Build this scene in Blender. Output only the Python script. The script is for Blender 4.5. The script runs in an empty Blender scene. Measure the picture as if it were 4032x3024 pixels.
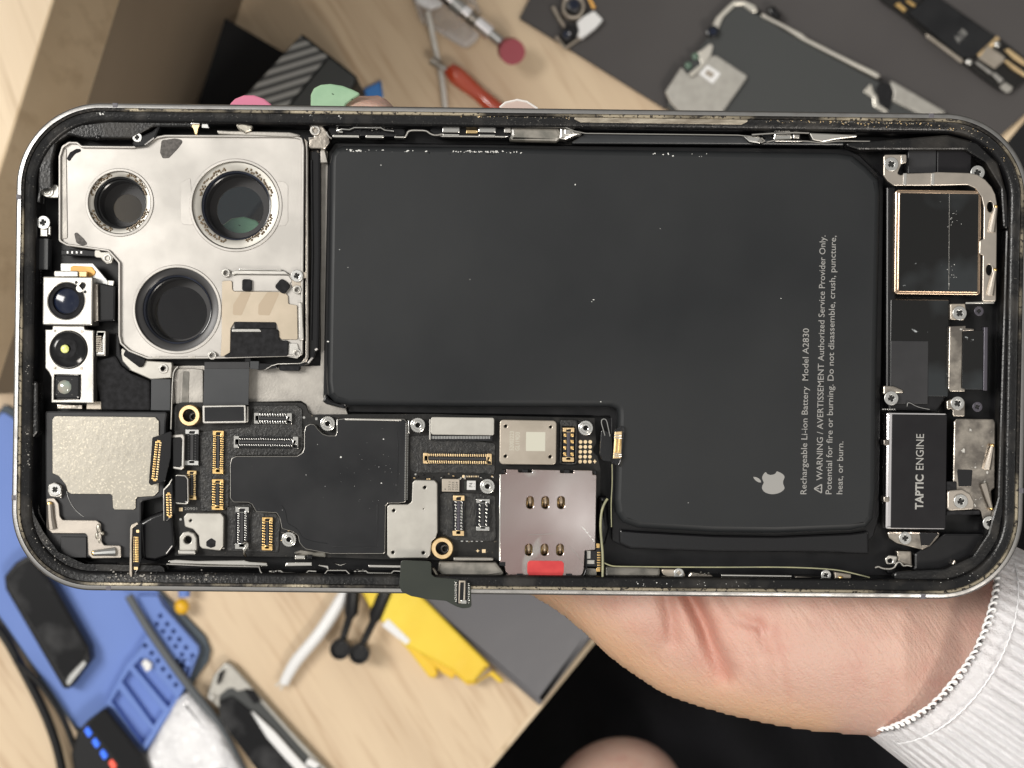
import bpy, bmesh, math, random
import numpy as np
from mathutils import Vector
random.seed(7)
sc = bpy.context.scene
C = sc.collection
D = 300.0          # mm from the lens to the front edge of the held phone
S = 0.001
# ---------------- camera
cam = bpy.data.objects.new('camera', bpy.data.cameras.new('camera')); C.objects.link(cam)
cam.location = (0, 0, D*S)
cam.data.sensor_width = 36; cam.data.lens = 36*D/(4032/25.0)
cam.data.clip_start = 0.01; cam.data.clip_end = 20
cam.data.dof.use_dof = True; cam.data.dof.focus_distance = (D+2)*S; cam.data.dof.aperture_fstop = 50
sc.camera = cam
# ---------------- room light: a ceiling brighter than the walls, a soft key lamp and an added fill
w = bpy.data.worlds.new('World'); sc.world = w; w.use_nodes = True
nt = w.node_tree; bg = nt.nodes['Background']
tc = nt.nodes.new('ShaderNodeTexCoord'); sp = nt.nodes.new('ShaderNodeSeparateXYZ')
nt.links.new(tc.outputs['Generated'], sp.inputs[0])
rp = nt.nodes.new('ShaderNodeValToRGB'); nt.links.new(sp.outputs['Z'], rp.inputs[0])
rp.color_ramp.elements[0].position = 0.0; rp.color_ramp.elements[0].color = (.20, .185, .165, 1)
rp.color_ramp.elements[1].position = 1.0; rp.color_ramp.elements[1].color = (.50, .49, .47, 1)
e = rp.color_ramp.elements.new(.55); e.color = (.34, .33, .31, 1)
e = rp.color_ramp.elements.new(.85); e.color = (.62, .61, .58, 1)
nz = nt.nodes.new('ShaderNodeTexNoise'); nz.inputs['Scale'].default_value = 2.2
nt.links.new(tc.outputs['Generated'], nz.inputs['Vector'])
mr = nt.nodes.new('ShaderNodeMapRange'); nt.links.new(nz.outputs['Fac'], mr.inputs[0])
mr.inputs[1].default_value = .35; mr.inputs[2].default_value = .65; mr.inputs[3].default_value = .6; mr.inputs[4].default_value = 1.25
mx = nt.nodes.new('ShaderNodeVectorMath'); mx.operation = 'SCALE'
nt.links.new(rp.outputs[0], mx.inputs[0]); nt.links.new(mr.outputs[0], mx.inputs['Scale'])
nt.links.new(mx.outputs[0], bg.inputs[0]); bg.inputs[1].default_value = 0.95
def lamp(name, loc, target, size, power, col, size_y=None):
    l = bpy.data.lights.new(name, 'AREA'); l.energy = power; l.color = col; l.size = size
    if size_y: l.shape = 'RECTANGLE'; l.size_y = size_y
    o = bpy.data.objects.new(name, l); C.objects.link(o); o.location = loc
    d = Vector(target)-Vector(loc); o.rotation_euler = d.to_track_quat('-Z', 'Y').to_euler()
    return o
lamp('ceiling_lamp', (-.85, .30, 1.25), (0, -.05, -.3), .35, 19, (1, .97, .92), .7)
lamp('warm_fill', (.45, -.75, 1.2), (0, -.1, -.2), .3, 8, (1, .93, .84), .3)  # warm fill light added from the right
# unseen lamp added to lay a pale reflected band on the SIM cage
lamp('sim_band_lamp', (.056, -.118, 1.4), (.056, -.118, 0), .07, .022, (.92, .98, 1), .036).rotation_euler = (0, 0, .012)
sc.view_settings.view_transform = 'Standard'; sc.view_settings.look = 'None'
sc.view_settings.exposure = 0.20; sc.view_settings.gamma = 1; sc.view_settings.use_curve_mapping = False

# ---------------- helpers
def P(x, y, z):
    s = (D-z)/D
    return ((x-2016)/25*s, (1512-y)/25*s, z)
PHI = math.radians(0.68)
def rot(x, y, cx, cy, a):
    c, s = math.cos(a), math.sin(a)
    return (cx+(x-cx)*c-(y-cy)*s, cy+(x-cx)*s+(y-cy)*c)
def rect(x0, y0, x1, y1, a=PHI):
    cx, cy = (x0+x1)/2, (y0+y1)/2
    return [rot(x, y, cx, cy, a) for x, y in ((x0, y0), (x1, y0), (x1, y1), (x0, y1))]
def circ(cx, cy, r, n=None, ry=None, a0=0):
    n = n or max(12, min(64, int(r*.9)))
    ry = ry or r
    return [(cx+r*math.cos(a0+2*math.pi*i/n), cy+ry*math.sin(a0+2*math.pi*i/n)) for i in range(n)]
def pill(cx, cy, w_, h_, a=PHI):
    r = min(w_, h_)/2; out = []
    if w_ > h_: cs = ((w_/2-r, 0, -90), (-(w_/2-r), 0, 90))
    else: cs = ((0, h_/2-r, 0), (0, -(h_/2-r), 180))
    for ox, oy, s in cs:
        for k in range(9):
            t = math.radians(s+180*k/8); out.append(rot(cx+ox+r*math.cos(t), cy+oy+r*math.sin(t), cx, cy, a))
    return out
def fillet(pts, R, n=5):
    if R <= 0: return list(pts)
    out = []; N = len(pts)
    for i in range(N):
        p = pts[i]; r = p[2] if len(p) > 2 else R
        p = Vector(p[:2]); a = Vector(pts[i-1][:2]); b = Vector(pts[(i+1) % N][:2])
        u = a-p; v = b-p; lu, lv = u.length, v.length
        if lu < 1e-6 or lv < 1e-6: continue
        u /= lu; v /= lv
        ang = math.acos(max(-1, min(1, u.dot(v))))
        if ang > math.radians(172) or r < .5: out.append(tuple(p)); continue
        d = min(r/math.tan(ang/2), lu*.48, lv*.48); rr = d*math.tan(ang/2)
        c = p+(u+v).normalized()*(rr/math.sin(ang/2))
        s = p+u*d-c; e2 = p+v*d-c
        a0 = math.atan2(s.y, s.x); a1 = math.atan2(e2.y, e2.x); da = (a1-a0+math.pi) % (2*math.pi)-math.pi
        k = max(2, int(n*abs(da)/1.2)+1)
        for j in range(k+1):
            t = a0+da*j/k; out.append((c.x+rr*math.cos(t), c.y+rr*math.sin(t)))
    return out
def off(pts, d):
    """shrink a closed polygon by d pixels (grow when negative)"""
    A = sum(pts[i-1][0]*pts[i][1]-pts[i][0]*pts[i-1][1] for i in range(len(pts)))
    sg = 1 if A > 0 else -1; out = []; N = len(pts)
    for i in range(N):
        p = Vector(pts[i][:2]); a = (p-Vector(pts[i-1][:2])).normalized(); b = (Vector(pts[(i+1) % N][:2])-p).normalized()
        n1 = Vector((-a.y, a.x))*sg; n2 = Vector((-b.y, b.x))*sg
        m = n1+n2; l = m.dot(m)
        m = m*(2/l) if l > .3 else n1*1.5
        q = p+m*d
        out.append((q.x, q.y)+tuple(pts[i][2:]))
    return out
# ---------------- materials
MATS = {}
def mat(name, col, col2=None, rough=.5, metal=0, scale=1.0, thr=(.35, .65), bump=0, bscale=5.0, speck=None, speck_thr=.72, sscale=3.0,
        stretch=(1, 1, 1), rotz=0, rough2=None, sss=0, emit=None, spec=.5, coat=0, detail=3):
    """scales are features per millimetre"""
    m = bpy.data.materials.new(name); m.use_nodes = True; t = m.node_tree; b = t.nodes['Principled BSDF']
    b.inputs['Roughness'].default_value = rough; b.inputs['Metallic'].default_value = metal
    b.inputs['Base Color'].default_value = (*col, 1); b.inputs['Specular IOR Level'].default_value = spec
    if coat: b.inputs['Coat Weight'].default_value = coat; b.inputs['Coat Roughness'].default_value = .08
    if sss:
        b.inputs['Subsurface Weight'].default_value = sss; b.inputs['Subsurface Radius'].default_value = (1, .35, .2); b.inputs['Subsurface Scale'].default_value = .0025
    tcn = t.nodes.new('ShaderNodeTexCoord'); mp = t.nodes.new('ShaderNodeMapping')
    mp.inputs['Rotation'].default_value = (0, 0, rotz)
    mp2 = t.nodes.new('ShaderNodeMapping'); mp2.inputs['Scale'].default_value = stretch
    t.links.new(tcn.outputs['Object'], mp.inputs[0]); t.links.new(mp.outputs[0], mp2.inputs[0])
    def noise(sca, det=detail):
        n = t.nodes.new('ShaderNodeTexNoise'); n.inputs['Scale'].default_value = sca*1000; n.inputs['Detail'].default_value = det
        t.links.new(mp2.outputs[0], n.inputs['Vector']); return n
    cur = None
    if col2 or rough2 is not None:
        n = noise(scale); r = t.nodes.new('ShaderNodeMapRange'); t.links.new(n.outputs['Fac'], r.inputs[0])
        r.inputs[1].default_value = thr[0]; r.inputs[2].default_value = thr[1]
        if col2:
            x = t.nodes.new('ShaderNodeMix'); x.data_type = 'RGBA'; t.links.new(r.outputs[0], x.inputs[0])
            x.inputs[6].default_value = (*col, 1); x.inputs[7].default_value = (*col2, 1); cur = x.outputs[2]
        if rough2 is not None:
            q = t.nodes.new('ShaderNodeMapRange'); t.links.new(r.outputs[0], q.inputs[0]); q.inputs[3].default_value = rough; q.inputs[4].default_value = rough2
            t.links.new(q.outputs[0], b.inputs['Roughness'])
    if speck:
        n = noise(sscale, 4); r = t.nodes.new('ShaderNodeMapRange'); t.links.new(n.outputs['Fac'], r.inputs[0])
        r.inputs[1].default_value = speck_thr; r.inputs[2].default_value = speck_thr+.04
        x = t.nodes.new('ShaderNodeMix'); x.data_type = 'RGBA'; t.links.new(r.outputs[0], x.inputs[0])
        if cur: t.links.new(cur, x.inputs[6])
        else: x.inputs[6].default_value = (*col, 1)
        x.inputs[7].default_value = (*speck, 1); cur = x.outputs[2]
    if cur: t.links.new(cur, b.inputs['Base Color'])
    if bump:
        n = noise(bscale, 4); bp = t.nodes.new('ShaderNodeBump'); bp.inputs['Strength'].default_value = 1
        bp.inputs['Distance'].default_value = bump*S; t.links.new(n.outputs['Fac'], bp.inputs['Height']); t.links.new(bp.outputs[0], b.inputs['Normal'])
    if emit: b.inputs['Emission Color'].default_value = (*emit, 1); b.inputs['Emission Strength'].default_value = 1
    MATS[name] = m; return m
mat('titanium', (.33, .325, .32), (.23, .225, .22), rough=.30, metal=1, scale=.35, bump=.01, bscale=4, rough2=.45)
mat('worn_gold', (.012, .011, .010), (.30, .26, .19), rough=.42, metal=.7, scale=.07, thr=(.43, .53), bump=.04, bscale=3, speck=(.035, .03, .026), speck_thr=.56, sscale=1.8)
mat('scraped', (.40, .36, .29), (.22, .19, .15), rough=.45, metal=.7, scale=1.2, bump=.05, bscale=3, stretch=(.3, 1.5, 1))
mat('black_ledge', (.004, .004, .0045), (.017, .015, .013), spec=.35, rough=.26, scale=.18, thr=(.5, .7), bump=.05, bscale=2.2, speck=(.10, .095, .085), speck_thr=.68, sscale=2.6, rough2=.45)
mat('black_inner', (.004, .004, .005), (.008, .008, .009), spec=.3, rough=.30, scale=.3)
mat('black_glossy', (.005, .005, .006), rough=.18, spec=.5)
mat('antenna', (.09, .085, .10), rough=.5)
mat('steel', (.50, .485, .455), (.38, .365, .34), rough=.32, metal=1, scale=.5, bump=.006, bscale=5, rough2=.42)
mat('steel_bright', (.68, .66, .62), rough=.22, metal=1)
mat('cam_plate', (.43, .41, .385), (.36, .345, .325), rough=.47, metal=.9, scale=.12, bump=.008, bscale=9, rough2=.55, detail=5, speck=(.24, .235, .225), speck_thr=.73, sscale=.5)
mat('midplate', (.36, .34, .31), (.26, .245, .225), rough=.45, metal=.8, scale=.25, bump=.02, bscale=3)
mat('tan_plate', (.42, .355, .275), (.37, .315, .24), rough=.42, metal=.45, scale=.25, bump=.004, bscale=8)
mat('tan_stain', (.34, .275, .20), rough=.5, metal=.4)
mat('foil', (.355, .33, .285), (.295, .275, .235), rough=.30, metal=1, scale=.12, bump=.016, bscale=1.2, rough2=.42, detail=6, speck=(.43, .395, .325), speck_thr=.58, sscale=3.2)
mat('panel_grey', (.018, .018, .020), (.024, .024, .026), spec=.35, rough=.42, scale=.2, speck=(.3, .3, .3), speck_thr=.76, sscale=2.0)
mat('flex_grey', (.032, .034, .037), (.026, .028, .031), rough=.30, scale=.15)
mat('foam', (.015, .015, .017), (.006, .006, .007), spec=.3, rough=.85, scale=1.2, bump=.12, bscale=1.6)
mat('pcb', (.005, .005, .005), (.011, .010, .009), spec=.3, rough=.38, scale=.7, speck=(.16, .13, .09), speck_thr=.70, sscale=1.2, bump=.02, bscale=3)
mat('tape', (.011, .011, .011), (.032, .031, .029), spec=.35, rough=.38, scale=1.4, thr=(.45, .7), bump=.10, bscale=2.6)
mat('graphite', (.009, .0095, .011), (.013, .0135, .015), spec=.22, rough=.32, rough2=.46, scale=.10, speck=(.40, .40, .40), speck_thr=.74, sscale=1.5, bump=.004, bscale=4)
mat('battery', (.0120, .0132, .0148), (.0155, .0168, .0182), spec=.24, rough=.36, rough2=.50, scale=.03, bump=.16, bscale=.045, speck=(.3, .3, .3), speck_thr=.80, sscale=1.4)
mat('print', (.30, .295, .28), rough=.6)
mat('print_grey', (.25, .245, .235), rough=.6)
mat('etch', (.46, .45, .38), rough=.6, metal=.2)
mat('chip_white', (.50, .50, .49), rough=.6)
mat('ink', (.03, .03, .03), rough=.7)
mat('gold', (.90, .62, .26), (.78, .50, .20), rough=.28, metal=1, scale=1.5)
mat('gold_dark', (.55, .40, .20), rough=.35, metal=1)
mat('brass', (.80, .60, .34), (.62, .45, .25), rough=.38, metal=1, scale=1)
mat('pad', (.84, .66, .42), rough=.35, metal=.8)
mat('silver', (.66, .65, .62), rough=.20, metal=1)
mat('silver_grey', (.42, .42, .41), rough=.35, metal=.9)
mat('hole', (.004, .004, .004), rough=.7)
mat('lens_black', (.004, .004, .005), rough=.14, spec=.4)
mat('lens_blue', (.006, .010, .026), rough=.12)
mat('ring_dark', (.028, .027, .028), rough=.35, metal=.3)
mat('shield_pale', (.42, .405, .37), (.36, .345, .315), rough=.45, metal=.75, scale=.3, bump=.006, bscale=7)
mat('shield_warm', (.40, .355, .30), (.34, .30, .25), rough=.40, metal=.75, scale=.25, bump=.008, bscale=5)
mat('sim_cage', (.44, .385, .36), (.39, .28, .265), rough=.11, metal=1, scale=.05, rough2=.20, speck=(.50, .45, .42), speck_thr=.62, sscale=.12, stretch=(1, .6, 1), rotz=.6)  # rose tint stands in for a pink reflection in the steel
mat('red_sticker', (.42, .014, .018), (.50, .03, .03), rough=.5, scale=.4)
mat('spring', (.60, .47, .34), rough=.25, metal=1)
mat('arm_steel', (.44, .395, .345), (.37, .335, .295), rough=.36, metal=.9, scale=.3, bump=.006, bscale=5)
mat('copper_rim', (.44, .33, .24), rough=.25, metal=1)
mat('speaker_face', (.005, .005, .005), (.020, .023, .025), scale=.07, thr=(.50, .62), spec=.35, rough=.22, speck=(.35, .37, .38), speck_thr=.70, sscale=.5)
mat('chrome', (.90, .87, .88), rough=.14, metal=1)
mat('haptic', (.006, .0055, .007), (.008, .0075, .009), spec=.22, rough=.42, scale=.3)
mat('scuffed', (.42, .38, .33), (.20, .18, .16), rough=.28, metal=1, scale=.35, thr=(.4, .6), bump=.05, bscale=1.2, speck=(.85, .82, .76), speck_thr=.68, sscale=.7)
mat('green_gem', (.62, .66, .14), (.80, .80, .40), rough=.2, scale=1.5, bump=.1, bscale=1.5)
mat('pale_lens', (.26, .32, .28), (.30, .26, .22), rough=.12, scale=.6, coat=.5)
mat('orange', (.85, .45, .10), rough=.4)
mat('bead', (.085, .058, .03), rough=.2, metal=.3)
mat('foam_grey', (.060, .056, .052), (.11, .10, .095), rough=.8, scale=2.2, bump=.12, bscale=2.5)
mat('cloudy', (.22, .205, .18), (.12, .115, .10), rough=.30, scale=.4, thr=(.4, .6), bump=.05, bscale=.8, coat=.3)
mat('olive_cable', (.22, .22, .14), (.30, .29, .17), rough=.4, scale=.6)
mat('flex_green', (.016, .020, .015), (.020, .024, .018), rough=.30, scale=.2)
mat('dust', (.62, .62, .60), rough=.7)
mat('grit', (.16, .15, .135), (.30, .285, .26), rough=.6, scale=1.5)
mat('violet', (.07, .065, .08), rough=.35, metal=.5)
def tint_glass(name, col):
    m = bpy.data.materials.new(name); m.use_nodes = True; t = m.node_tree; t.nodes.remove(t.nodes['Principled BSDF'])
    a = t.nodes.new('ShaderNodeBsdfTransparent'); a.inputs[0].default_value = (*col, 1)
    g = t.nodes.new('ShaderNodeBsdfGlossy'); g.inputs['Roughness'].default_value = .03; g.inputs[0].default_value = (.8, .85, 1, 1)
    f = t.nodes.new('ShaderNodeFresnel'); f.inputs[0].default_value = 1.5; x = t.nodes.new('ShaderNodeMixShader')
    t.links.new(f.outputs[0], x.inputs[0]); t.links.new(a.outputs[0], x.inputs[1]); t.links.new(g.outputs[0], x.inputs[2])
    t.links.new(x.outputs[0], t.nodes['Material Output'].inputs[0]); MATS[name] = m
tint_glass('glass_tint', (.80, .84, .84))
tint_glass('glass_dark', (.22, .24, .26))
tint_glass('clear_film', (.75, .72, .66))
def milky(name, col, k):
    m = bpy.data.materials.new(name); m.use_nodes = True; t = m.node_tree; b = t.nodes['Principled BSDF']; b.inputs['Base Color'].default_value = (*col, 1); b.inputs['Roughness'].default_value = .25
    a = t.nodes.new('ShaderNodeBsdfTransparent'); n = t.nodes.new('ShaderNodeTexNoise'); tcn = t.nodes.new('ShaderNodeTexCoord'); n.inputs['Scale'].default_value = 60; n.inputs['Detail'].default_value = 4; t.links.new(tcn.outputs['Object'], n.inputs[0])
    r = t.nodes.new('ShaderNodeMapRange'); t.links.new(n.outputs['Fac'], r.inputs[0]); r.inputs[1].default_value = .35; r.inputs[2].default_value = .65; r.inputs[3].default_value = k*.6; r.inputs[4].default_value = min(1, k*1.5)
    bp_ = t.nodes.new('ShaderNodeBump'); bp_.inputs['Distance'].default_value = .002; t.links.new(n.outputs['Fac'], bp_.inputs['Height']); t.links.new(bp_.outputs[0], b.inputs['Normal'])
    x = t.nodes.new('ShaderNodeMixShader'); t.links.new(r.outputs[0], x.inputs[0]); t.links.new(a.outputs[0], x.inputs[1]); t.links.new(b.outputs[0], x.inputs[2]); t.links.new(x.outputs[0], t.nodes['Material Output'].inputs[0]); MATS[name] = m
milky('bag_film', (.74, .73, .74), .30)

class M:
    def __init__(s): s.bm = bmesh.new(); s.mats = []
    def mi(s, m):
        if m not in s.mats: s.mats.append(m)
        return s.mats.index(m)
    def add_mesh(s, me, m, z=0, xf=None):
        n0 = len(s.bm.faces); v0 = len(s.bm.verts)
        s.bm.from_mesh(me); s.bm.verts.ensure_lookup_table(); s.bm.faces.ensure_lookup_table()
        k = s.mi(m)
        for v in s.bm.verts[v0:]:
            if xf: v.co = xf(v.co)
            v.co.z += z
        for f in s.bm.faces[n0:]: f.material_index = k
    def slab(s, loops, zt, zb, m, bev=0.0, R=0, raw=False):
        c = bpy.data.curves.new('c', 'CURVE'); c.dimensions = '2D'; c.fill_mode = 'BOTH'; h = (zt-zb)/2
        bev = min(bev, h*.9); c.extrude = h-bev; c.bevel_depth = bev; c.offset = -bev; c.bevel_resolution = 1 if bev < .6 else 3
        if loops and not isinstance(loops[0], list): loops = [loops]
        for L in loops:
            L = L if raw else fillet(L, R if L is loops[0] else 0)
            sp_ = c.splines.new('POLY'); sp_.points.add(len(L)-1); sp_.use_cyclic_u = True
            for p, q in zip(sp_.points, L):
                x, y, _ = P(q[0], q[1], zt); p.co = (x, y, 0, 1)
        o = bpy.data.objects.new('c', c); s.add_mesh(o.to_mesh(), m, (zt+zb)/2); o.to_mesh_clear()
        bpy.data.objects.remove(o); bpy.data.curves.remove(c); return s
    def tube(s, pts, r, m, cyc=False, res=3, smooth=False):
        """pts: (px, py, z); r in mm"""
        c = bpy.data.curves.new('c', 'CURVE'); c.dimensions = '3D'; c.bevel_depth = r; c.bevel_resolution = res; c.use_fill_caps = True
        sp_ = c.splines.new('NURBS' if smooth else 'POLY'); sp_.points.add(len(pts)-1); sp_.use_cyclic_u = cyc
        for p, q in zip(sp_.points, pts):
            x, y, z = P(*q[:3]); p.co = (x, y, z, 1); p.radius = q[3] if len(q) > 3 else 1
        if smooth: sp_.order_u = 3; sp_.use_endpoint_u = not cyc; sp_.resolution_u = 6
        o = bpy.data.objects.new('c', c); s.add_mesh(o.to_mesh(), m); o.to_mesh_clear()
        bpy.data.objects.remove(o); bpy.data.curves.remove(c); return s
    def ball(s, x, y, z, r, m, sq=1, sub=2, rx=1, ry=1):
        v0 = len(s.bm.verts); f0 = len(s.bm.faces)
        bmesh.ops.create_icosphere(s.bm, subdivisions=sub, radius=1)
        s.bm.verts.ensure_lookup_table(); s.bm.faces.ensure_lookup_table(); c = Vector(P(x, y, z)); k = s.mi(m)
        for v in s.bm.verts[v0:]: v.co = Vector((v.co.x*r*rx, v.co.y*r*ry, v.co.z*r*sq))+c
        for f in s.bm.faces[f0:]: f.material_index = k
        return s
    def rev(s, x, y, prof, m, n=40):
        """lathe: prof = [(radius mm, z mm)] round a vertical axis at px (x, y); m one name or one per segment"""
        k = [s.mi(q) for q in (m if isinstance(m, list) else [m]*(len(prof)-1))]
        cx, cy, _ = P(x, y, prof[0][1]); rings = []
        for r, z in prof:
            rings.append([s.bm.verts.new((cx+r*math.cos(2*math.pi*i/n), cy+r*math.sin(2*math.pi*i/n), z)) for i in range(n)] if r > 1e-4 else [s.bm.verts.new((cx, cy, z))])
        for j in range(len(prof)-1):
            a, b = rings[j], rings[j+1]
            for i in range(n):
                i2 = (i+1) % n
                if len(a) == 1 and len(b) == 1: continue
                if len(a) == 1: f = [a[0], b[i], b[i2]]
                elif len(b) == 1: f = [a[i], b[0], a[i2]]
                else: f = [a[i], b[i], b[i2], a[i2]]
                s.bm.faces.new(f).material_index = k[j]
        return s
    def text(s, body, x, y, length, z, m, ang=90, cap=None, bold=0, sp_=1.0):
        """text from px point (x, y) along screen angle ang (90 = upwards); length px of the whole line"""
        c = bpy.data.curves.new('t', 'FONT'); c.body = body; c.size = 1; c.offset = bold; c.extrude = 0; c.space_character = sp_; c.resolution_u = 3
        o = bpy.data.objects.new('t', c); me = o.to_mesh()
        xs = [v.co.x for v in me.vertices]; ys = [v.co.y for v in me.vertices]
        k = (D-z)/D/25
        sx = length*k/(max(xs)-min(xs)); x0 = min(xs)
        sy = sx if cap is None else cap*k/.73
        a = math.radians(ang); ca, sa = math.cos(a), math.sin(a); ox, oy, _ = P(x, y, z)
        def xf(v):
            u, w_ = (v.x-x0)*sx, v.y*sy
            return Vector((ox+u*ca-w_*sa, oy+u*sa+w_*ca, 0))
        s.add_mesh(me, m, z, xf); o.to_mesh_clear(); bpy.data.objects.remove(o); bpy.data.curves.remove(c); return s
    def sweep(s, outline, prof, ms):
        """outline: closed mm loop (x, y); prof: [(inward mm, z)]"""
        N = len(outline); V = [Vector(p) for p in outline]; nrm = []
        A = sum(outline[i-1][0]*outline[i][1]-outline[i][0]*outline[i-1][1] for i in range(N)); sg = 1 if A > 0 else -1
        for i in range(N):
            a = (V[i]-V[i-1]).normalized(); b = (V[(i+1) % N]-V[i]).normalized()
            t = (a+b).normalized(); nrm.append(Vector((-t.y, t.x))*sg)
        rings = [[s.bm.verts.new((V[i].x+nrm[i].x*o_, V[i].y+nrm[i].y*o_, z)) for i in range(N)] for o_, z in prof]
        for j in range(len(prof)-1):
            k = s.mi(ms[j])
            for i in range(N):
                i2 = (i+1) % N; f = s.bm.faces.new([rings[j][i], rings[j][i2], rings[j+1][i2], rings[j+1][i]]); f.material_index = k
        return s
    def build(s, name, parent=None, label=None, cat=None, group=None, kind=None, origin=None, smooth=35):
        me = bpy.data.meshes.new(name); bmesh.ops.recalc_face_normals(s.bm, faces=s.bm.faces)
        co = [v.co for v in s.bm.verts]
        if origin is None:
            mn = [min(c[i] for c in co) for i in range(3)]; mxx = [max(c[i] for c in co) for i in range(3)]
            origin = ((mn[0]+mxx[0])/2, (mn[1]+mxx[1])/2, mn[2])
        O = Vector(origin)
        for v in s.bm.verts: v.co = (v.co-O)*S
        s.bm.to_mesh(me); s.bm.free()
        for q in s.mats: me.materials.append(MATS[q])
        me.shade_smooth(); me.set_sharp_from_angle(angle=math.radians(smooth))
        o = bpy.data.objects.new(name, me); C.objects.link(o)
        place(o, O*S, parent); tag(o, label, cat, group, kind); return o
WL = {}
def place(o, wl, parent):
    WL[o.name] = Vector(wl)
    if parent: o.parent = parent; o.location = Vector(wl)-WL[parent.name]
    else: o.location = wl
def tag(o, label=None, cat=None, group=None, kind=None):
    if label: o['label'] = label
    if cat: o['category'] = cat
    if group: o['group'] = group
    if kind: o['kind'] = kind
def thing(name, x, y, z, label, cat, group=None):
    o = bpy.data.objects.new(name, None); C.objects.link(o); o.empty_display_size = .01
    place(o, Vector(P(x, y, z))*S, None); tag(o, label, cat, group); return o
def one(name, loops, zt, zb, m, parent=None, bev=.05, R=0, **k): return M().slab(loops, zt, zb, m, bev, R).build(name, parent, **k)
PROTO = {}
def inst(key, make, name, x, y, z, parent, rz=0, label=None):
    """a repeated part: first built once at the origin, afterwards copied"""
    if key not in PROTO:
        o = make(); PROTO[key] = o; 
    else:
        o = PROTO[key].copy(); C.objects.link(o); o.name = name
        for q in list(o.keys()):
            if q == 'label': del o['label']
    o.rotation_euler = (0, 0, rz)
    place(o, Vector(P(x, y, z))*S, parent)
    if label: o['label'] = label
    return o
def screw(x, y, r, z, parent, dark=False, rz=0):
    """pan head screw with a cross recess; r in px"""
    def mk():
        q = M(); c0 = (2016, 1512); m = 'silver_grey' if not dark else 'violet'
        k = .34; a = .14
        cross = [(a, a), (k, a), (k, -a), (a, -a), (a, -k), (-a, -k), (-a, -a), (-k, -a), (-k, a), (-a, a), (-a, k), (a, k)]
        cr = [(2016+px*r*1.35, 1512+py*r*1.35) for px, py in cross]
        q.slab([circ(2016, 1512, r, 28), cr], 0, -.45, m, .07, raw=True)
        q.slab(circ(2016, 1512, r*.8, 20), -.26, -.44, 'hole', 0, raw=True)
        return q.build('screw', origin=(0, 0, 0))
    return inst(('screw', r, dark), mk, 'screw', x, y, z, parent, rz)
def standoff(x, y, r, z, parent, m='silver', hole=.33, serr=True):
    def mk():
        q = M(); n = 44
        L = [(2016+(r*(1 if not serr or i % 2 else .93))*math.cos(2*math.pi*i/n), 1512+(r*(1 if not serr or i % 2 else .93))*math.sin(2*math.pi*i/n)) for i in range(n)]
        q.slab([L, circ(2016, 1512, r*.62, 24)], 0, -1.2, m, .06, raw=True)
        q.slab([circ(2016, 1512, r*.62, 24), circ(2016, 1512, r*hole, 18)], .12, -1.2, m, .05, raw=True)
        q.slab(circ(2016, 1512, r*hole, 18), -.9, -1.1, 'hole', 0, raw=True)
        return q.build('standoff', origin=(0, 0, 0))
    return inst(('so', r, m, hole, serr), mk, 'standoff', x, y, z, parent)
# ======================================================= THE PHONE
phone = thing('smartphone', 2030, 1380, -8.6, 'large opened phone without its screen, battery and board bare, held up in a hand', 'smartphone')
corner = [(67, 399), (4062, 449.5), (4024, 2363), (39, 2323)]
def outline_mm():
    pts = fillet([(*corner[0], 335), (*corner[1], 335), (*corner[2], 330), (*corner[3], 320)], 330, n=22)
    out = []
    for i in range(len(pts)):
        a = pts[i]; b = pts[(i+1) % len(pts)]; L = math.dist(a, b); k = max(1, int(L/60))
        for j in range(k): out.append((a[0]+(b[0]-a[0])*j/k, a[1]+(b[1]-a[1])*j/k))
    return out
OUT = outline_mm()
OMM = [P(x, y, 0)[:2] for x, y in OUT]
q = M()
q.sweep(OMM, [(.9, -8.6), (.3, -8.2), (.0, -7.2), (.0, -1.1), (.03, -.40), (.14, -.12), (.34, -.02), (.82, 0), (.88, -.28), (1.08, -.30), (1.26, -.33), (1.36, -.62), (1.9, -.74), (2.45, -.74), (2.85, -.95), (3.0, -1.3), (3.05, -7.0)],
        ['titanium']*7+['black_glossy', 'worn_gold', 'worn_gold', 'worn_gold', 'black_ledge', 'black_ledge', 'black_ledge', 'black_ledge', 'black_inner'])
frame = q.build('frame', phone, smooth=50)
for (x, y, a) in ((453, 414, 0), (3668, 455.5, 0), (426, 2316, 0), (3636, 2348.5, 0), (73, 775, 90), (4022, 1932, 90), (54, 1960, 90)):
    L = rect(x-11, y-9.5, x+11, y+9.5, PHI) if a == 0 else rect(x-9.5, y-11, x+9.5, y+11, PHI)
    one('antenna_band', L, .05, -1.2, 'antenna', frame, bev=.15)
# dark tray with the three lens openings, glass back
H1, H2, H3 = (470, 797, 103), (928, 808, 137), (696, 1218, 138)
hol = [circ(x, y, r, 48) for x, y, r in (H1, H2, H3)]
one('inner_tray', [off(OUT, 74)]+hol, -7.0, -7.6, 'black_inner', phone, bev=0)
one('back_glass', [off(OUT, 25)]+[circ(x, y, r+4, 48) for x, y, r in (H1, H2, H3)], -8.1, -8.6, 'black_glossy', phone, bev=.1)
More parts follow.
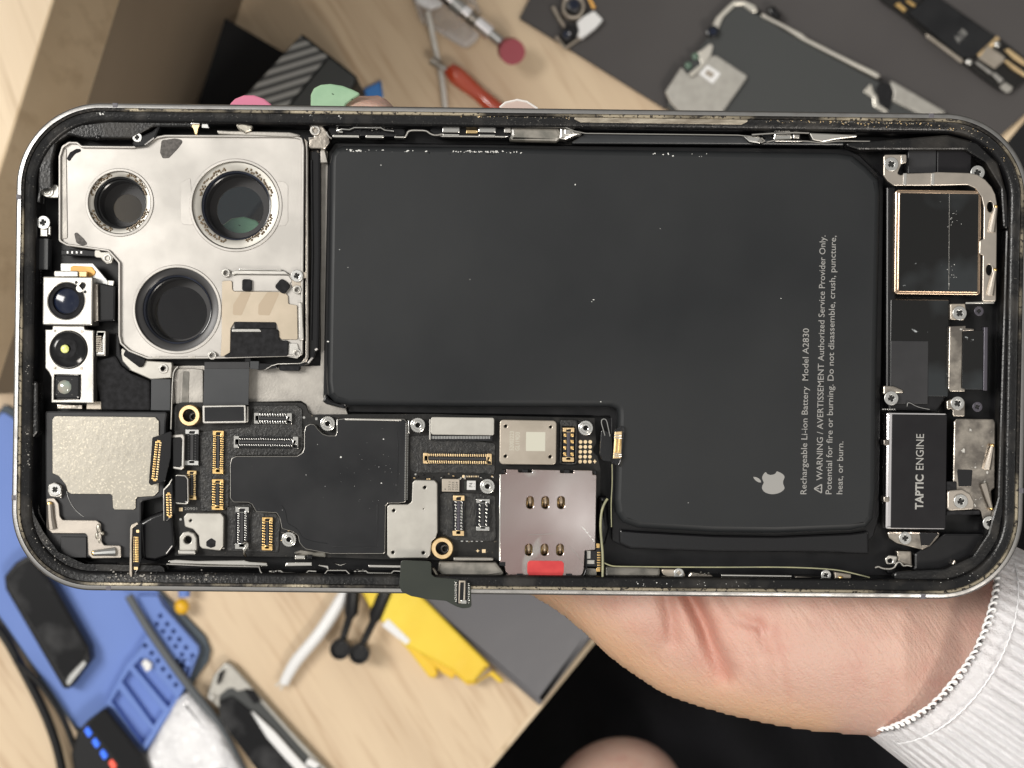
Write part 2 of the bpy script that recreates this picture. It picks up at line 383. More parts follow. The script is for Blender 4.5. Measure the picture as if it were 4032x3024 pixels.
# dark shoulders that fill the corners inside the rim
M().slab([(150, 840), (150, 640), (210, 540), (300, 490), (470, 470), (760, 474), (760, 500), (600, 500), (520, 545), (330, 545), (270, 530), (222, 560), (205, 640), (205, 745), (160, 750)], -1.25, -4, 'black_ledge', .3, 18).build('rim_ledge', phone)
M().slab([(3300, 565), (3730, 530), (3850, 560), (3930, 640), (3965, 760), (3975, 900), (3950, 900), (3940, 740), (3880, 640), (3800, 590), (3600, 590), (3380, 590)], -1.6, -5, 'black_ledge', .3, 18).build('rim_ledge', phone)
M().slab([(3960, 900), (3985, 900), (3968, 1950), (3930, 2130), (3860, 2240), (3740, 2290), (3520, 2286), (3520, 2250), (3720, 2240), (3830, 2190), (3890, 2100), (3928, 1960)], -1.5, -5, 'black_ledge', .3, 18).build('rim_ledge', phone)
M().slab([(112, 1500), (150, 1500), (150, 1700), (118, 1740), (118, 1880), (122, 2040), (145, 2130), (205, 2215), (300, 2258), (640, 2266), (640, 2235), (330, 2228), (225, 2180), (165, 2100), (128, 2030), (100, 1900)], -1.3, -5, 'black_ledge', .3, 14).build('rim_ledge', phone)
for L, z in (([(720, 517), (500, 549), (1180, 479)], 0),): pass
# bright chassis edges along the channels
M().tube([(828, 478, -1.1), (1127, 480, -1.1), (1150, 471, -1.1), (1242, 475, -1.1), (1266, 485, -1.1), (1600, 489, -1.1), (2020, 497, -1.1), (2224, 500, -1.1), (2262, 516, -1.1), (2306, 525, -1.2), (2905, 532, -1.2), (2960, 538, -1.2)], .12, 'steel_bright').build('chassis_edge', phone)
M().tube([(656, 2221, -1.3), (800, 2228, -1.3), (1020, 2232, -1.3), (1025, 2250, -1.3), (1040, 2268, -1.3), (1270, 2270, -1.3), (1290, 2246, -1.3), (1362, 2246, -1.3), (1385, 2270, -1.3), (1575, 2274, -1.3)], .14, 'steel_bright').build('chassis_edge', phone)
M().tube([(1860, 2276, -1.3), (2000, 2277, -1.3), (2300, 2281, -1.3), (2620, 2283, -1.3), (2680, 2292, -1.3), (3000, 2297, -1.3), (3300, 2303, -1.3), (3360, 2300, -1.3), (3398, 2282, -1.3)], .12, 'midplate').build('chassis_edge', phone)
def residue(spots, z, ms, seed):
    random.seed(seed); q = M()
    for x0, y0, x1, y1, w_, n, r in spots:
        for i in range(n):
            t = random.random(); x = x0+(x1-x0)*t+random.gauss(0, w_); y = y0+(y1-y0)*t+random.gauss(0, w_)
            k = random.randint(4, 6); a0 = random.uniform(0, 6); rr_ = r*random.uniform(.3, 1)
            q.slab([(x+rr_*random.uniform(.5, 1.3)*math.cos(a0+6.283*j/k), y+rr_*random.uniform(.4, 1)*math.sin(a0+6.283*j/k)) for j in range(k)], z+random.uniform(0, .12), z-.12, random.choice(ms), .02, raw=True)
    return q.build('glue_residue', frame)
residue([(420, 2265, 620, 2275, 11, 90, 5.5), (620, 2278, 900, 2284, 7, 60, 4), (700, 2262, 850, 2262, 8, 30, 4), (120, 2080, 260, 2230, 12, 50, 4), (108, 1700, 112, 1850, 5, 24, 4), (105, 1420, 110, 1500, 5, 12, 4), (1150, 2300, 1400, 2303, 3, 30, 3)], -.70, ['grit', 'grit', 'black_ledge', 'foam'], 21)
residue([(3000, 478, 3650, 487, 3, 110, 4), (3650, 488, 3830, 520, 6, 30, 4), (1800, 458, 2260, 464, 3, 50, 3.4), (3300, 495, 3500, 500, 6, 8, 4), (3830, 520, 3960, 640, 6, 20, 3)], -.62, ['scraped', 'worn_gold', 'brass'], 22)
residue([(370, 430, 400, 446, 6, 10, 5), (1215, 450, 1235, 455, 4, 4, 4), (1335, 460, 1345, 466, 3, 4, 4), (2450, 2300, 3000, 2305, 5, 14, 3), (3700, 2300, 3900, 2250, 12, 10, 3)], -.68, ['dust'], 23)
# worn gold step of the top rim where glue was scraped away
one('scraped_step', [(2262, 470), (2285, 482), (2920, 491), (2945, 478), (2945, 466), (2262, 458)], -.60, -.95, 'scraped', frame, bev=.1, R=5)

# ---------- midplate (bare grey metal showing between the modules)
mp = [(676, 1440), (1262, 1440), (1262, 620), (1215, 585), (1215, 540), (1275, 540), (1290, 600), (1300, 640), (1300, 1560), (1360, 1600), (1372, 1636), (1215, 1636), (1205, 1592), (1185, 1580), (676, 1590)]
one('midplate', mp, -5.2, -6.9, 'midplate', phone, bev=.1)
# ---------- camera housing
CP = [(230, 950), (230, 615), (243, 574), (270, 557), (305, 558), (322, 573), (524, 575), (566, 566), (615, 537), (650, 530), (1150, 532), (1190, 541), (1198, 577), (1194, 1100), (1192, 1402), (880, 1412), (579, 1414), (506, 1385), (472, 1354), (465, 1322), (465, 1036), (424, 990), (302, 973), (262, 968)]
def rr(pts, r): return [(x, y, r) for x, y in pts]
q = M()
big = [circ(*H1[:2], 124, 56), circ(*H2[:2], 172, 64), circ(*H3[:2], 168, 64)]
q.slab([CP]+big, -2.5, -7.0, 'cam_plate', .25, 14)
inner = fillet(off(CP, 9), 12)
q.slab([fillet(CP, 14), inner], -1.9, -2.6, 'cam_plate', .12, raw=True)
house = q.build('camera_housing', phone)
M().slab([(232, 640), (246, 590), (262, 580), (262, 640), (266, 940), (234, 942)], -2.36, -2.6, 'midplate', .08, 10).build('wall_reflection', house)  # darker metal strip imitates the dark reflection down the left wall
# raised ring round each opening
for (x, y, r), w_ in ((H1, 135), (H2, 184), (H3, 176)):
    M().slab([circ(x, y, w_, 64), circ(x, y, w_-12, 64)], -2.32, -2.7, 'cam_plate', .1, raw=True).build('opening_rim', house)
# stepped tabs beside the middle opening
q = M()
for L in ([(712, 720), (712, 870), (722, 884), (752, 886), (760, 884), (750, 700), (735, 706)], [(1090, 712), (1120, 716), (1134, 730), (1134, 870), (1124, 888), (1092, 890), (1102, 860), (1110, 800)]):
    q.slab(L, -2.44, -2.6, 'cam_plate', .03, 6)
q.build('pressed_tab', house)
# black glue pads / scuffs
q = M()
q.slab([(636, 552), (690, 545), (725, 552), (700, 585), (665, 622), (640, 624), (630, 600)], -2.42, -2.56, 'foam_grey', .03, 10)
q.slab([(292, 920), (302, 914), (330, 940), (346, 962), (322, 968), (300, 955)], -2.42, -2.56, 'foam_grey', .03, 6)
q.slab([(262, 625), (275, 600), (300, 586), (318, 586), (318, 596), (296, 606), (282, 622), (274, 637)], -2.42, -2.56, 'foam', .03, 6)
q.build('foam_pad', house)
q = M()
for x in (600, 740): q.slab([(x, 1404), (x+30, 1402), (x+28, 1411), (x+2, 1411)], -1.86, -2.0, 'midplate', .02)
q.build('scratch_patch', house)
# lens tubes
def tube_lens(name, x, y, r_out, r_in, r_see, ring, beads, sx, deep, gl='glass_tint'):
    q = M(); m = .04*(D+3)/D
    cx = lambda r: r*m
    q.rev(x, y, [(cx(r_out), -2.7), (cx(r_out)-.05, -3.0), (cx(r_in)+.25, -3.05), (cx(r_in), -3.2)], ring, n=64)
    o = q.build(name, house, smooth=40)
    t = M()
    t.rev(x, y, [(cx(r_in), -3.2), (cx(r_in), -4.3), (cx(r_in)-.25, -4.35), (cx(r_in)-.3, -5.6), (cx(r_in)-.5, -5.7), (cx(r_in)-.5, -9.3)], ['black_glossy', sx, sx, 'black_glossy', 'lens_black'], n=64)
    t.build('barrel', o, smooth=40)
    g = M()
    # annular mask and clear window at the back of the barrel
    g.slab([circ(x+deep[0], y+deep[1], r_in*1.02, 56), circ(x+deep[0], y+deep[1], r_see, 48)], -9.2, -9.4, 'ring_dark', 0, raw=True)
    g.slab(circ(x+deep[0], y+deep[1], r_see+3, 48), -9.42, -9.5, gl, 0, raw=True)
    g.build('cover_glass', o)
    if beads:
        b = M(); random.seed(int(x))
        for qd in range(4):
            for i in range(26):
                a = math.radians(qd*90+16+i*2.3+random.uniform(-1, 1)); rad = r_in+6+random.choice([0, 8])+random.uniform(-2, 2)
                if i in (0, 25): rad = r_in+7
                b.ball(x+rad*math.cos(a), y+rad*math.sin(a), -3.02, random.uniform(.17, .24), 'bead', sq=.7, sub=1)
        b.build('glue_beads', o)
    return o
tube_lens('lens_ring', *H1[:2], 122, 103, 56, 'shield_pale', True, 'black_glossy', (34, 24))
tube_lens('lens_ring', *H2[:2], 170, 137, 92, 'shield_pale', True, 'lens_blue', (18, 18))
tube_lens('lens_ring', *H3[:2], 166, 136, 104, 'ring_dark', False, 'lens_blue', (16, 14), 'glass_dark')

# ---------- microphone and torch module on the camera housing
q = M()
q.slab([(874, 1106), (913, 1104), (915, 1140, 12), (922, 1147), (1120, 1149), (1134, 1165), (1135, 1197), (1170, 1201), (1172, 1337), (1110, 1337), (1097, 1327), (1096, 1297), (1087, 1270), (922, 1268), (908, 1294), (906, 1388), (880, 1404), (868, 1404), (872, 1340)], -2.15, -2.5, 'tan_plate', .06, 8)
tanp = q.build('flash_bracket', phone, label='tan bracket in the corner of the camera housing')
q = M()
for x, w_, dx in ((955, 34, -22), (1062, 44, -24)):
    q.slab([(x-w_/2+12, 1150), (x+w_/2+18, 1150), (x+w_/2+dx+4, 1235), (x+w_/2+dx, 1242), (x-w_/2+dx, 1240), (x-w_/2+dx+2, 1200)], -2.13, -2.16, 'tan_stain', 0, 8)
q.build('glue_stain', tanp)
q = M(); q.slab([(918, 1090), (925, 1082), (1135, 1084), (1150, 1105), (1120, 1146), (918, 1146)], -2.30, -2.5, 'cam_plate', .05, 6)
q.slab([(926, 1063), (1120, 1066), (1130, 1073), (1140, 1082), (926, 1080), (912, 1086), (914, 1072)], -1.7, -2.4, 'steel', .12, 5)
q.slab([(942, 1058), (1108, 1060), (1108, 1065), (942, 1063)], -1.5, -2.4, 'steel_bright', .05)
q.build('raised_lip', tanp)
q = M(); q.slab(rect(953, 1099, 990, 1146), -1.6, -2.4, 'foam', .12, 9); q.slab(rect(1088, 1104, 1136, 1150, .7), -1.6, -2.4, 'foam', .12, 12)
q.slab(rect(922, 1268, 1086, 1293), -2.0, -2.5, 'foam', .06, 4)
q.build('foam_block', tanp)
q = M()
q.slab([(909, 1301), (916, 1292), (1086, 1294), (1097, 1303), (1099, 1335), (1106, 1340), (1136, 1341), (1134, 1402), (890, 1408), (880, 1404), (907, 1388)], -1.75, -2.5, 'foam', .2, 8)
q.slab([(915, 1295), (1020, 1295), (1028, 1302), (1028, 1307), (912, 1307)], -1.6, -1.9, 'steel_bright', .08, 2)
q.build('foam_cover', tanp)
q = M()
q.slab([(1136, 1352), (1170, 1352), (1184, 1398), (1170, 1412), (1130, 1405)], -2.2, -2.6, 'steel', .05, 4)
q.slab([(1175, 1190), (1190, 1190), (1196, 1338), (1180, 1345), (1176, 1330)], -1.7, -2.6, 'steel', .15, 6)
q.slab([(1148, 1105), (1185, 1070), (1208, 1072), (1208, 1094), (1190, 1096), (1184, 1130), (1150, 1130)], -2.1, -2.5, 'shield_warm', .05, 5)
q.build('edge_clip', tanp)
screw(1169, 1086, 24, -1.6, phone, rz=.4)
for x, y in ((1169, 1140), (1169, 1390), (888, 1074), (834, 1399)): standoff(x, y, 17, -1.75, phone, 'steel', .5, False)
# side wall of the housing and black seal beside it
q = M()
q.tube([(1208, 560, -2.2), (1210, 1000, -2.2), (1209, 1400, -2.2), (1200, 1424, -2.2), (1180, 1431, -2.2), (1094, 1433, -2.4), (1070, 1440, -2.6), (1043, 1456, -3.0)], .10, 'steel')
q.slab([(1199, 545), (1213, 560), (1215, 1405), (1206, 1424), (1190, 1430), (1190, 1424), (1203, 1405), (1204, 600)], -2.3, -5.5, 'scuffed', .05)
q.build('housing_wall', phone)
q = M()
q.slab([(1217, 590), (1250, 586), (1262, 600), (1262, 1000), (1256, 1375), (1244, 1384), (1238, 1410), (1215, 1434), (1180, 1442), (1150, 1440), (1190, 1432), (1212, 1410)], -3.3, -5.6, 'black_glossy', .4, 10)
q.tube([(1226, 630, -3.15), (1230, 1000, -3.15), (1224, 1340, -3.15)], .22, 'black_inner')
q.slab(rect(1098, 1436, 1180, 1460), -3.2, -5, 'foam', .15, 10)
q.build('rubber_seal', phone)
q = M()
q.slab([(962, 1400), (985, 1404), (990, 1425), (1025, 1430), (1090, 1432), (1092, 1450), (1020, 1458), (965, 1440)], -2.8, -5, 'black_glossy', .15, 5)
q.slab([(986, 1422), (1020, 1422), (1018, 1455), (984, 1452)], -2.6, -3.0, 'flex_grey', .05, 3)
q.build('seal_clip', phone)

# ---------- front camera and face sensor modules
q = M(); q.slab([(238, 1036), (366, 1036), (425, 1106), (425, 1135), (238, 1110)], -3.6, -4.2, 'silver_grey', .1, 5)
q.slab([(277, 1050), (290, 1046), (360, 1050), (376, 1070), (370, 1084), (345, 1092), (277, 1088)], -3.3, -3.8, 'orange', .1, 8)
q.slab([(425, 1103), (450, 1105), (445, 1130), (425, 1134)], -3.2, -3.8, 'steel', .08, 3)
q.slab([(372, 1110), (455, 1125), (452, 1265), (372, 1268)], -3.0, -6.5, 'black_glossy', .3, 6)
q.slab([(370, 1116), (386, 1118), (388, 1262), (370, 1270)], -2.2, -5, 'scuffed', .15, 4)
fc = q.build('front_camera', phone)
q = M()
q.slab([rect(168, 1089, 365, 1281), circ(261, 1185, 71, 40), pill(320, 1130, 20, 34, .75)], -1.0, -6, 'steel', .22, 7)
q.slab(rect(212, 1066, 308, 1090), -1.4, -3.4, 'steel', .15, 7); q.slab(rect(309, 1068, 342, 1090), -1.8, -3.4, 'gold_dark', .1, 3)
cm = q.build('metal_can', fc)
q = M()
q.rev(261, 1185, [(2.82, -1.35), (2.2, -1.45), (2.05, -1.9), (1.7, -2.0)], ['foam', 'lens_black', 'foam'], n=48)
q.rev(261, 1185, [(2.05, -1.95), (1.5, -1.75), (.8, -1.62), (0, -1.58)], 'lens_blue', n=48)
for x, y in ((300, 1112), (335, 1149)): q.slab(circ(x, y, 6, 14), -.98, -1.1, 'hole', 0, raw=True)
q.slab(pill(320, 1130, 22, 36, .75), -1.35, -1.5, 'foam', 0, raw=True)
q.build('lens', fc)
q = M()
q.slab([[(178, 1297), (206, 1297), (207, 1282), (331, 1283), (335, 1297), (369, 1300), (369, 1584), (362, 1588), (202, 1586), (202, 1487), (192, 1466), (178, 1450)], circ(270, 1377, 73, 44), rect(213, 1476, 316, 1573)], -1.7, -4.5, 'steel', .15, 3)
ds = q.build('face_sensor', phone)
q = M(); q.rev(270, 1377, [(2.95, -1.8), (2.8, -1.3), (2.2, -1.0), (1.5, -.9)], 'lens_black', n=48)
q.rev(262, 1373, [(1.75, -.88), (1.5, -.72), (.7, -.7)], 'foam', n=40)
q.ball(255, 1374, -.75, .70, 'green_gem', sq=.35, sub=2); q.build('projector_dome', ds, smooth=30)
q = M(); q.slab(rect(214, 1476, 314, 1572), -1.2, -4, 'black_glossy', .3, 16); q.ball(254, 1524, -1.25, 1.15, 'pale_lens', sq=.35)
for x, y in ((222, 1494), (230, 1502), (283, 1494), (272, 1503), (222, 1553), (230, 1546), (283, 1554)): q.ball(x, y, -1.15, .10, 'silver', sub=1)
q.build('infrared_lens', ds)
q = M()
for x, y in ((217, 1303), (323, 1305), (216, 1449), (321, 1451)):
    q.slab(circ(x, y, 6, 12), -1.66, -1.8, 'scuffed', .02, raw=True)
q.build('weld_dot', ds)
q = M()
q.slab([rect(379, 1302, 417, 1402), rect(384, 1312, 408, 1392)], -2.6, -5, 'steel', .15, 6)
for i in range(9): q.slab(rect(377, 1322+i*7.2, 400, 1327+i*7.2), -2.2, -4.5, 'shield_warm', .06, 1)
q.build('ribbed_latch', phone)
# left column of tabs and screws
q = M(); q.slab([(186, 727), (232, 727), (232, 780), (186, 778), (162, 765), (162, 740)], -2.6, -4, 'steel', .12, 14)
q.slab(rect(157, 898, 187, 931), -2.4, -4, 'steel', .1, 2); q.slab(rect(190, 890, 199, 925), -2.2, -3, 'steel', .1, 2)
q.slab(rect(136, 938, 190, 1062), -3.4, -6, 'flex_grey', .1, 2)
for i in range(5): q.ball(160, 1066+i*12, -3.2, .22, 'black_glossy', sub=1)
q.build('side_tab', phone)
standoff(186, 752, 24, -2.3, phone, 'steel', .42, False); screw(170, 876, 27, -1.9, phone, rz=.2)
q = M(); q.slab([(372, 992), (375, 984), (393, 984), (396, 992), (428, 992), (446, 1012), (440, 1036), (420, 1040), (402, 1024), (398, 1016), (378, 1014), (372, 1008)], -2.2, -3.2, 'shield_pale', .1, 6)
q.slab([(240, 985), (302, 980), (390, 990), (398, 1000), (370, 1010), (240, 1004)], -3.6, -5, 'black_glossy', .1, 3)
for i in range(4): q.slab(rect(262+i*18, 988, 270+i*18, 999), -3.5, -3.8, 'silver_grey', .04, 2)
q.build('sensor_tab', phone); standoff(422, 1016, 17, -2.05, phone, 'steel', .5, False)
q = M(); q.slab([(516, 560), (545, 540), (600, 515), (640, 480), (610, 545), (570, 575), (530, 580)], -1.5, -4, 'black_glossy', .25, 12); q.ball(385, 541, -1.3, .35, 'black_glossy', rx=1.6)
q.build('glue_fillet', phone); screw(540, 541, 19, -1.3, phone)
# ---------- small parts in the top left channel
q = M()
q.slab([(752, 485), (786, 485), (786, 492), (780, 508), (776, 528), (768, 530), (762, 508), (752, 495)], -1.4, -2.0, 'brass', .05, 3); q.slab(rect(752, 484, 786, 490), -1.1, -1.5, 'steel_bright', .05)
q.slab([(795, 486), (816, 486), (824, 505), (794, 503)], -1.5, -2.0, 'silver_grey', .05, 2)
q.build('grounding_spring', phone)
q = M(); q.slab([(925, 487), (960, 484), (998, 494), (990, 515), (965, 525), (935, 508)], -1.2, -3, 'foil', .3, 8)
q.slab([(850, 512), (900, 515), (1140, 520), (1170, 527), (1190, 535), (1150, 541), (860, 528)], -1.7, -3, 'midplate', .15, 5)
q.build('glue_lump', phone)
q = M()
q.slab([(1218, 492), (1262, 485), (1290, 520), (1300, 560), (1278, 590), (1262, 585), (1215, 585), (1218, 545), (1240, 540), (1225, 520)], -2.3, -6, 'scuffed', .2, 10)
q.slab([(1262, 585), (1278, 588), (1290, 640), (1262, 640)], -3.5, -6, 'midplate', .1)
q.build('chassis_corner', phone); standoff(1240, 513, 20, -1.9, phone, 'steel', .55, False)
# ---------- volume and side buttons seen from inside (upper rail)
def rail(name, parts): 
    q = M()
    for L, zt, zb, m, b in parts: q.slab(L, zt, zb, m, b, 3)
    return q.build(name, phone)
q = M()
q.slab([(1292, 495), (1585, 500), (1600, 512), (1590, 540), (1300, 534), (1285, 515)], -3.4, -6, 'black_glossy', .3, 8)
q.slab(rect(1309, 531, 1414, 541), -1.5, -4, 'steel_bright', .1, 3); q.slab(rect(1439, 532, 1511, 543), -1.5, -4, 'steel_bright', .1, 3)
q.slab(rect(1553, 536, 1595, 543), -1.5, -4, 'steel_bright', .1, 3)
q.tube([(1286, 520, -1.5), (1290, 538, -1.5), (1306, 545, -1.6)], .16, 'steel', smooth=True)
q.tube([(1595, 540, -1.5), (1602, 530, -1.5), (1608, 515, -1.5), (1630, 513, -1.5), (1680, 514, -1.5), (1690, 525, -1.5), (1715, 535, -1.5), (1740, 528, -1.6)], .17, 'steel', smooth=True)
q.tube([(1326, 515, -2.2), (1345, 508, -2.0), (1375, 510, -2.2), (1395, 502, -2.2), (1500, 503, -2.0), (1515, 512, -2.2), (1550, 516, -2.1)], .14, 'silver')
q.tube([(1330, 502, -2.4), (1320, 520, -2.4), (1350, 520, -2.4)], .2, 'silver', smooth=True)
for i in range(14): q.ball(1340+i*16+random.uniform(-5, 5), 506+random.uniform(-4, 8), -2.4, random.uniform(.08, .2), random.choice(['silver', 'steel', 'black_glossy']), sub=1)
q.build('volume_button_spring', phone)
q = M()
q.slab([(1700, 497), (1740, 493), (2012, 497), (2008, 545), (1720, 538), (1690, 512)], -3.4, -6, 'black_glossy', .2, 5)
q.slab(rect(1742, 498, 1810, 522), -2.2, -4, 'silver', .1, 4); q.slab(rect(1884, 499, 1952, 521), -2.2, -4, 'silver', .1, 4); q.slab(rect(1985, 500, 2012, 522), -2.2, -4, 'steel', .1, 3)
q.slab(rect(1835, 510, 1880, 526), -3.0, -4, 'gold_dark', .1, 3)
q.slab([(1725, 534), (1745, 530), (1810, 532), (1884, 534), (1955, 534), (2012, 535), (1990, 541), (1740, 539)], -1.8, -3, 'steel_bright', .12, 3)
q.slab(rect(1744, 528, 1808, 535), -1.5, -2, 'steel_bright', .06, 1); q.slab(rect(1886, 530, 1950, 537), -1.5, -2, 'steel_bright', .06, 1)
q.build('side_button_bracket', phone)
one('adhesive_strip', [(2012, 500), (2200, 503), (2215, 540), (2190, 558), (2000, 552), (2012, 530)], -1.9, -5, 'cloudy', phone, bev=.5, R=10)
q = M(); q.slab([(2205, 503), (2250, 501), (2275, 520), (2300, 524), (2262, 536), (2225, 552), (2200, 548)], -1.5, -4, 'steel', .4, 6); q.slab([(2222, 508), (2248, 508), (2250, 530), (2225, 532)], -1.35, -1.7, 'steel_bright', .1, 4)
q.build('rail_boss', phone)
one('rail_liner', [(2300, 528), (2910, 536), (2960, 545), (3330, 558), (3320, 572), (2900, 568), (2240, 565)], -3.2, -6.5, 'flex_grey', phone, bev=.2, R=5)
q = M()
q.slab([(2915, 528), (2960, 532), (2990, 536), (3020, 560), (2990, 566), (2950, 560)], -1.4, -3, 'silver', .3, 6)
q.tube([(2985, 556, -1.3), (3000, 545, -1.3), (3012, 556, -1.3), (2998, 562, -1.3)], .2, 'steel', cyc=True)
q.slab([(3050, 525), (3115, 524), (3118, 548), (3045, 550)], -2.4, -4, 'silver', .15, 4); q.slab(rect(3122, 526, 3150, 546), -2.0, -4, 'steel', .2, 4)
q.slab(rect(3052, 551, 3160, 558), -1.5, -3, 'steel_bright', .08, 2)
q.slab([(3186, 522), (3376, 530), (3374, 540), (3290, 550), (3240, 560), (3200, 552)], -1.3, -3, 'steel', .2, 4)
q.tube([(2960, 530, -1.2), (3040, 525, -1.2), (3130, 522, -1.2), (3186, 524, -1.2)], .15, 'steel')
q.tube([(3018, 560, -1.4), (3050, 552, -1.4), (3180, 556, -1.4), (3230, 562, -1.4), (3300, 555, -1.4), (3425, 556, -1.8)], .11, 'steel')
q.slab([(2996, 530), (3045, 526), (3040, 552), (3015, 552)], -3.5, -5, 'black_glossy', .2, 4)
q.build('upper_rail_clip', phone)

# ---------- battery
BP = [(1297, 640), (1303, 606), (1322, 582), (1351, 572), (1900, 576), (2300, 586), (3300, 600), (3360, 610), (3415, 655), (3462, 705), (3470, 760), (3456, 1400), (3450, 1960), (3440, 2045), (3415, 2078), (3350, 2090), (3055, 2101), (2811, 2098), (2513, 2080), (2452, 2058), (2427, 2022), (2420, 1968), (2432, 1640), (2430, 1612), (2405, 1602), (2270, 1602), (1800, 1601), (1371, 1598), (1317, 1584), (1290, 1556), (1284, 1500), (1292, 1000)]
bat = M().slab(BP, -1.3, -5.6, 'battery', 1.0, 12).build('battery', phone, smooth=60)
one('battery_skirt', [(1318, 560), (3330, 584), (3385, 610), (3478, 700), (3482, 760), (3464, 2030), (3440, 2110), (3380, 2180), (2470, 2160), (2410, 2130), (2404, 1640), (1372, 1625), (1372, 1604), (1290, 1590), (1272, 1570), (1290, 600)], -5.0, -6.9, 'black_inner', phone, bev=.2, R=8)
one('battery_flap', [(2440, 2085), (2520, 2092), (2811, 2108), (3055, 2112), (3350, 2100), (3420, 2090), (3422, 2182), (3200, 2172), (2811, 2172), (2480, 2160), (2440, 2140)], -4.3, -5, 'black_glossy', bat, bev=.4, R=8)
one('battery_glue', [(1281, 1545), (1300, 1570), (1350, 1595), (1372, 1598), (1340, 1606), (1284, 1592), (1268, 1580)], -2.6, -5, 'black_glossy', bat, bev=.5, R=8)
tx = M()
ZB = -1.285
def bl(y0): return (1946-y0)
tx.text('Rechargeable Li-ion Battery  Model A2830', 3175, 1946, 653, ZB, 'print_grey', ang=89.1, cap=25, bold=.003)
tx.text('WARNING / AVERTISSEMENT Authorized Service Provider Only.', 3238, 1892, 965, ZB, 'print_grey', ang=89.25, cap=25, bold=.003)
tx.text('Potential for fire or burning. Do not disassemble, crush, puncture,', 3274, 1946, 1018, ZB, 'print_grey', ang=89.0, cap=25, bold=.003)
tx.text('heat, or burn.', 3317, 1946, 208, ZB, 'print_grey', ang=89.0, cap=25, bold=.003)
tri = [(3237, 1945), (3237.5, 1903), (3201, 1924)]
tx.slab([fillet(tri, 4), fillet(off(tri, 4.5), 2)], ZB+.005, ZB-.02, 'print_grey', 0, raw=True)
tx.slab(rect(3214, 1922.5, 3225, 1925.5), ZB+.005, ZB-.02, 'print_grey', 0); tx.slab(circ(3230, 1924, 1.8, 8), ZB+.005, ZB-.02, 'print_grey', 0, raw=True)
tx.build('printed_text', bat)
# fruit emblem, lying on its side: upright coordinates (u right, v up) in units of its height
right = [(0, .80), (.10, .84), (.22, .86), (.36, .80), (.43, .72), (.36, .66), (.32, .56), (.33, .43), (.38, .34), (.46, .29), (.42, .17), (.33, .04), (.24, -.01), (.15, .01), (.06, .04), (0, .045)]
left = [(-.06, .04), (-.15, .01), (-.24, -.01), (-.33, .05), (-.42, .18), (-.47, .34), (-.48, .50), (-.44, .68), (-.36, .80), (-.24, .865), (-.12, .85)]
leaf = [(0, .90), (.01, 1.0), (.07, 1.10), (.16, 1.18), (.235, 1.21), (.225, 1.10), (.17, .99), (.09, .92)]
def em(L): return [(3088-v*101, 1900-u*95) for u, v in L]
def sm(L, n=4):
    out = []; N = len(L)
    for i in range(N):
        p0, p1, p2, p3 = [Vector(L[(i+k-1) % N]) for k in range(4)]
        for j in range(n):
            t = j/n; out.append(tuple(.5*((2*p1)+(p2-p0)*t+(2*p0-5*p1+4*p2-p3)*t*t+(3*p1-p0-3*p2+p3)*t**3)))
    return out
lg = M(); lg.slab(sm(em(right+left)), ZB+.006, ZB-.02, 'print_grey', 0, raw=True); lg.slab(em(leaf), ZB+.006, ZB-.02, 'print_grey', 0, raw=True)
lg.build('printed_emblem', bat)
q = M(); random.seed(3)
def flake(q, x, y, r, z, m='dust'):
    n = random.randint(4, 6); a0 = random.uniform(0, 6)
    q.slab([(x+r*random.uniform(.5, 1.2)*math.cos(a0+6.283*i/n), y+r*random.uniform(.35, 1)*math.sin(a0+6.283*i/n)) for i in range(n)], z, z-.12, m, .02, raw=True)
for (cx, sx, n, r) in ((1405, 14, 14, 4), (1600, 20, 9, 3), (1680, 12, 4, 4), (1800, 24, 14, 3.4), (1870, 22, 18, 4), (1930, 26, 26, 4.5), (2030, 22, 12, 3), (1470, 60, 10, 2.4), (2620, 30, 7, 4), (2750, 20, 4, 3)):
    for i in range(n): x = random.gauss(cx, sx); flake(q, x, 588+(x-1400)*.012+abs(random.gauss(0, 7)), r*random.uniform(.5, 1.2), -1.30)
for x, y, r in ((2265, 727, 4), (2337, 1180, 4), (1370, 1053, 2.5), (1337, 983, 2.5), (3075, 1175, 3), (2600, 900, 2), (2330, 1188, 2), (1292, 1345, 5), (1850, 1100, 2), (1500, 650, 3), (2366, 1582, 3), (2710, 1980, 2)): flake(q, x, y, r, -1.26)
q.build('dust', bat)
# ---------- logic board
ZP = -4.2
PB = [(690, 1700), (690, 1604), (700, 1590), (720, 1586), (975, 1586), (1185, 1588), (1203, 1600), (1212, 1625), (1226, 1634), (1700, 1632), (1960, 1640), (2339, 1648), (2343, 1715), (2346, 1745), (2336, 1758), (2332, 1770), (2336, 1784), (2350, 1796), (2362, 1845), (2362, 1960), (1965, 1990), (1965, 2205), (1500, 2200), (1300, 2192), (690, 2186)]
board = one('logic_board', PB, ZP, ZP-1.0, 'pcb', phone, bev=.08)
def bp(name, parts, **k):
    q = M()
    for p in parts: q.slab(*p)
    return q.build(name, board, **k)
bp('insulating_tape', [([(1000, 1596), (1168, 1596), (1190, 1612), (1193, 1765), (1175, 1792), (930, 1793), (905, 1822), (900, 1990), (880, 2012), (790, 2014), (784, 1700), (900, 1688), (985, 1680)], ZP+.25, ZP, 'tape', .08, 10)])
bp('insulating_tape', [([(1613, 1718), (1690, 1712), (1950, 1745), (1948, 1868), (1860, 1862), (1640, 1862), (1614, 1850)], ZP+.25, ZP, 'tape', .08, 10)])
bp('insulating_tape', [([(1732, 1944), (1750, 1938), (1870, 1942), (1950, 1952), (1953, 2120), (1936, 2132), (1795, 2128), (1732, 2100)], ZP+.25, ZP, 'tape', .08, 10)])
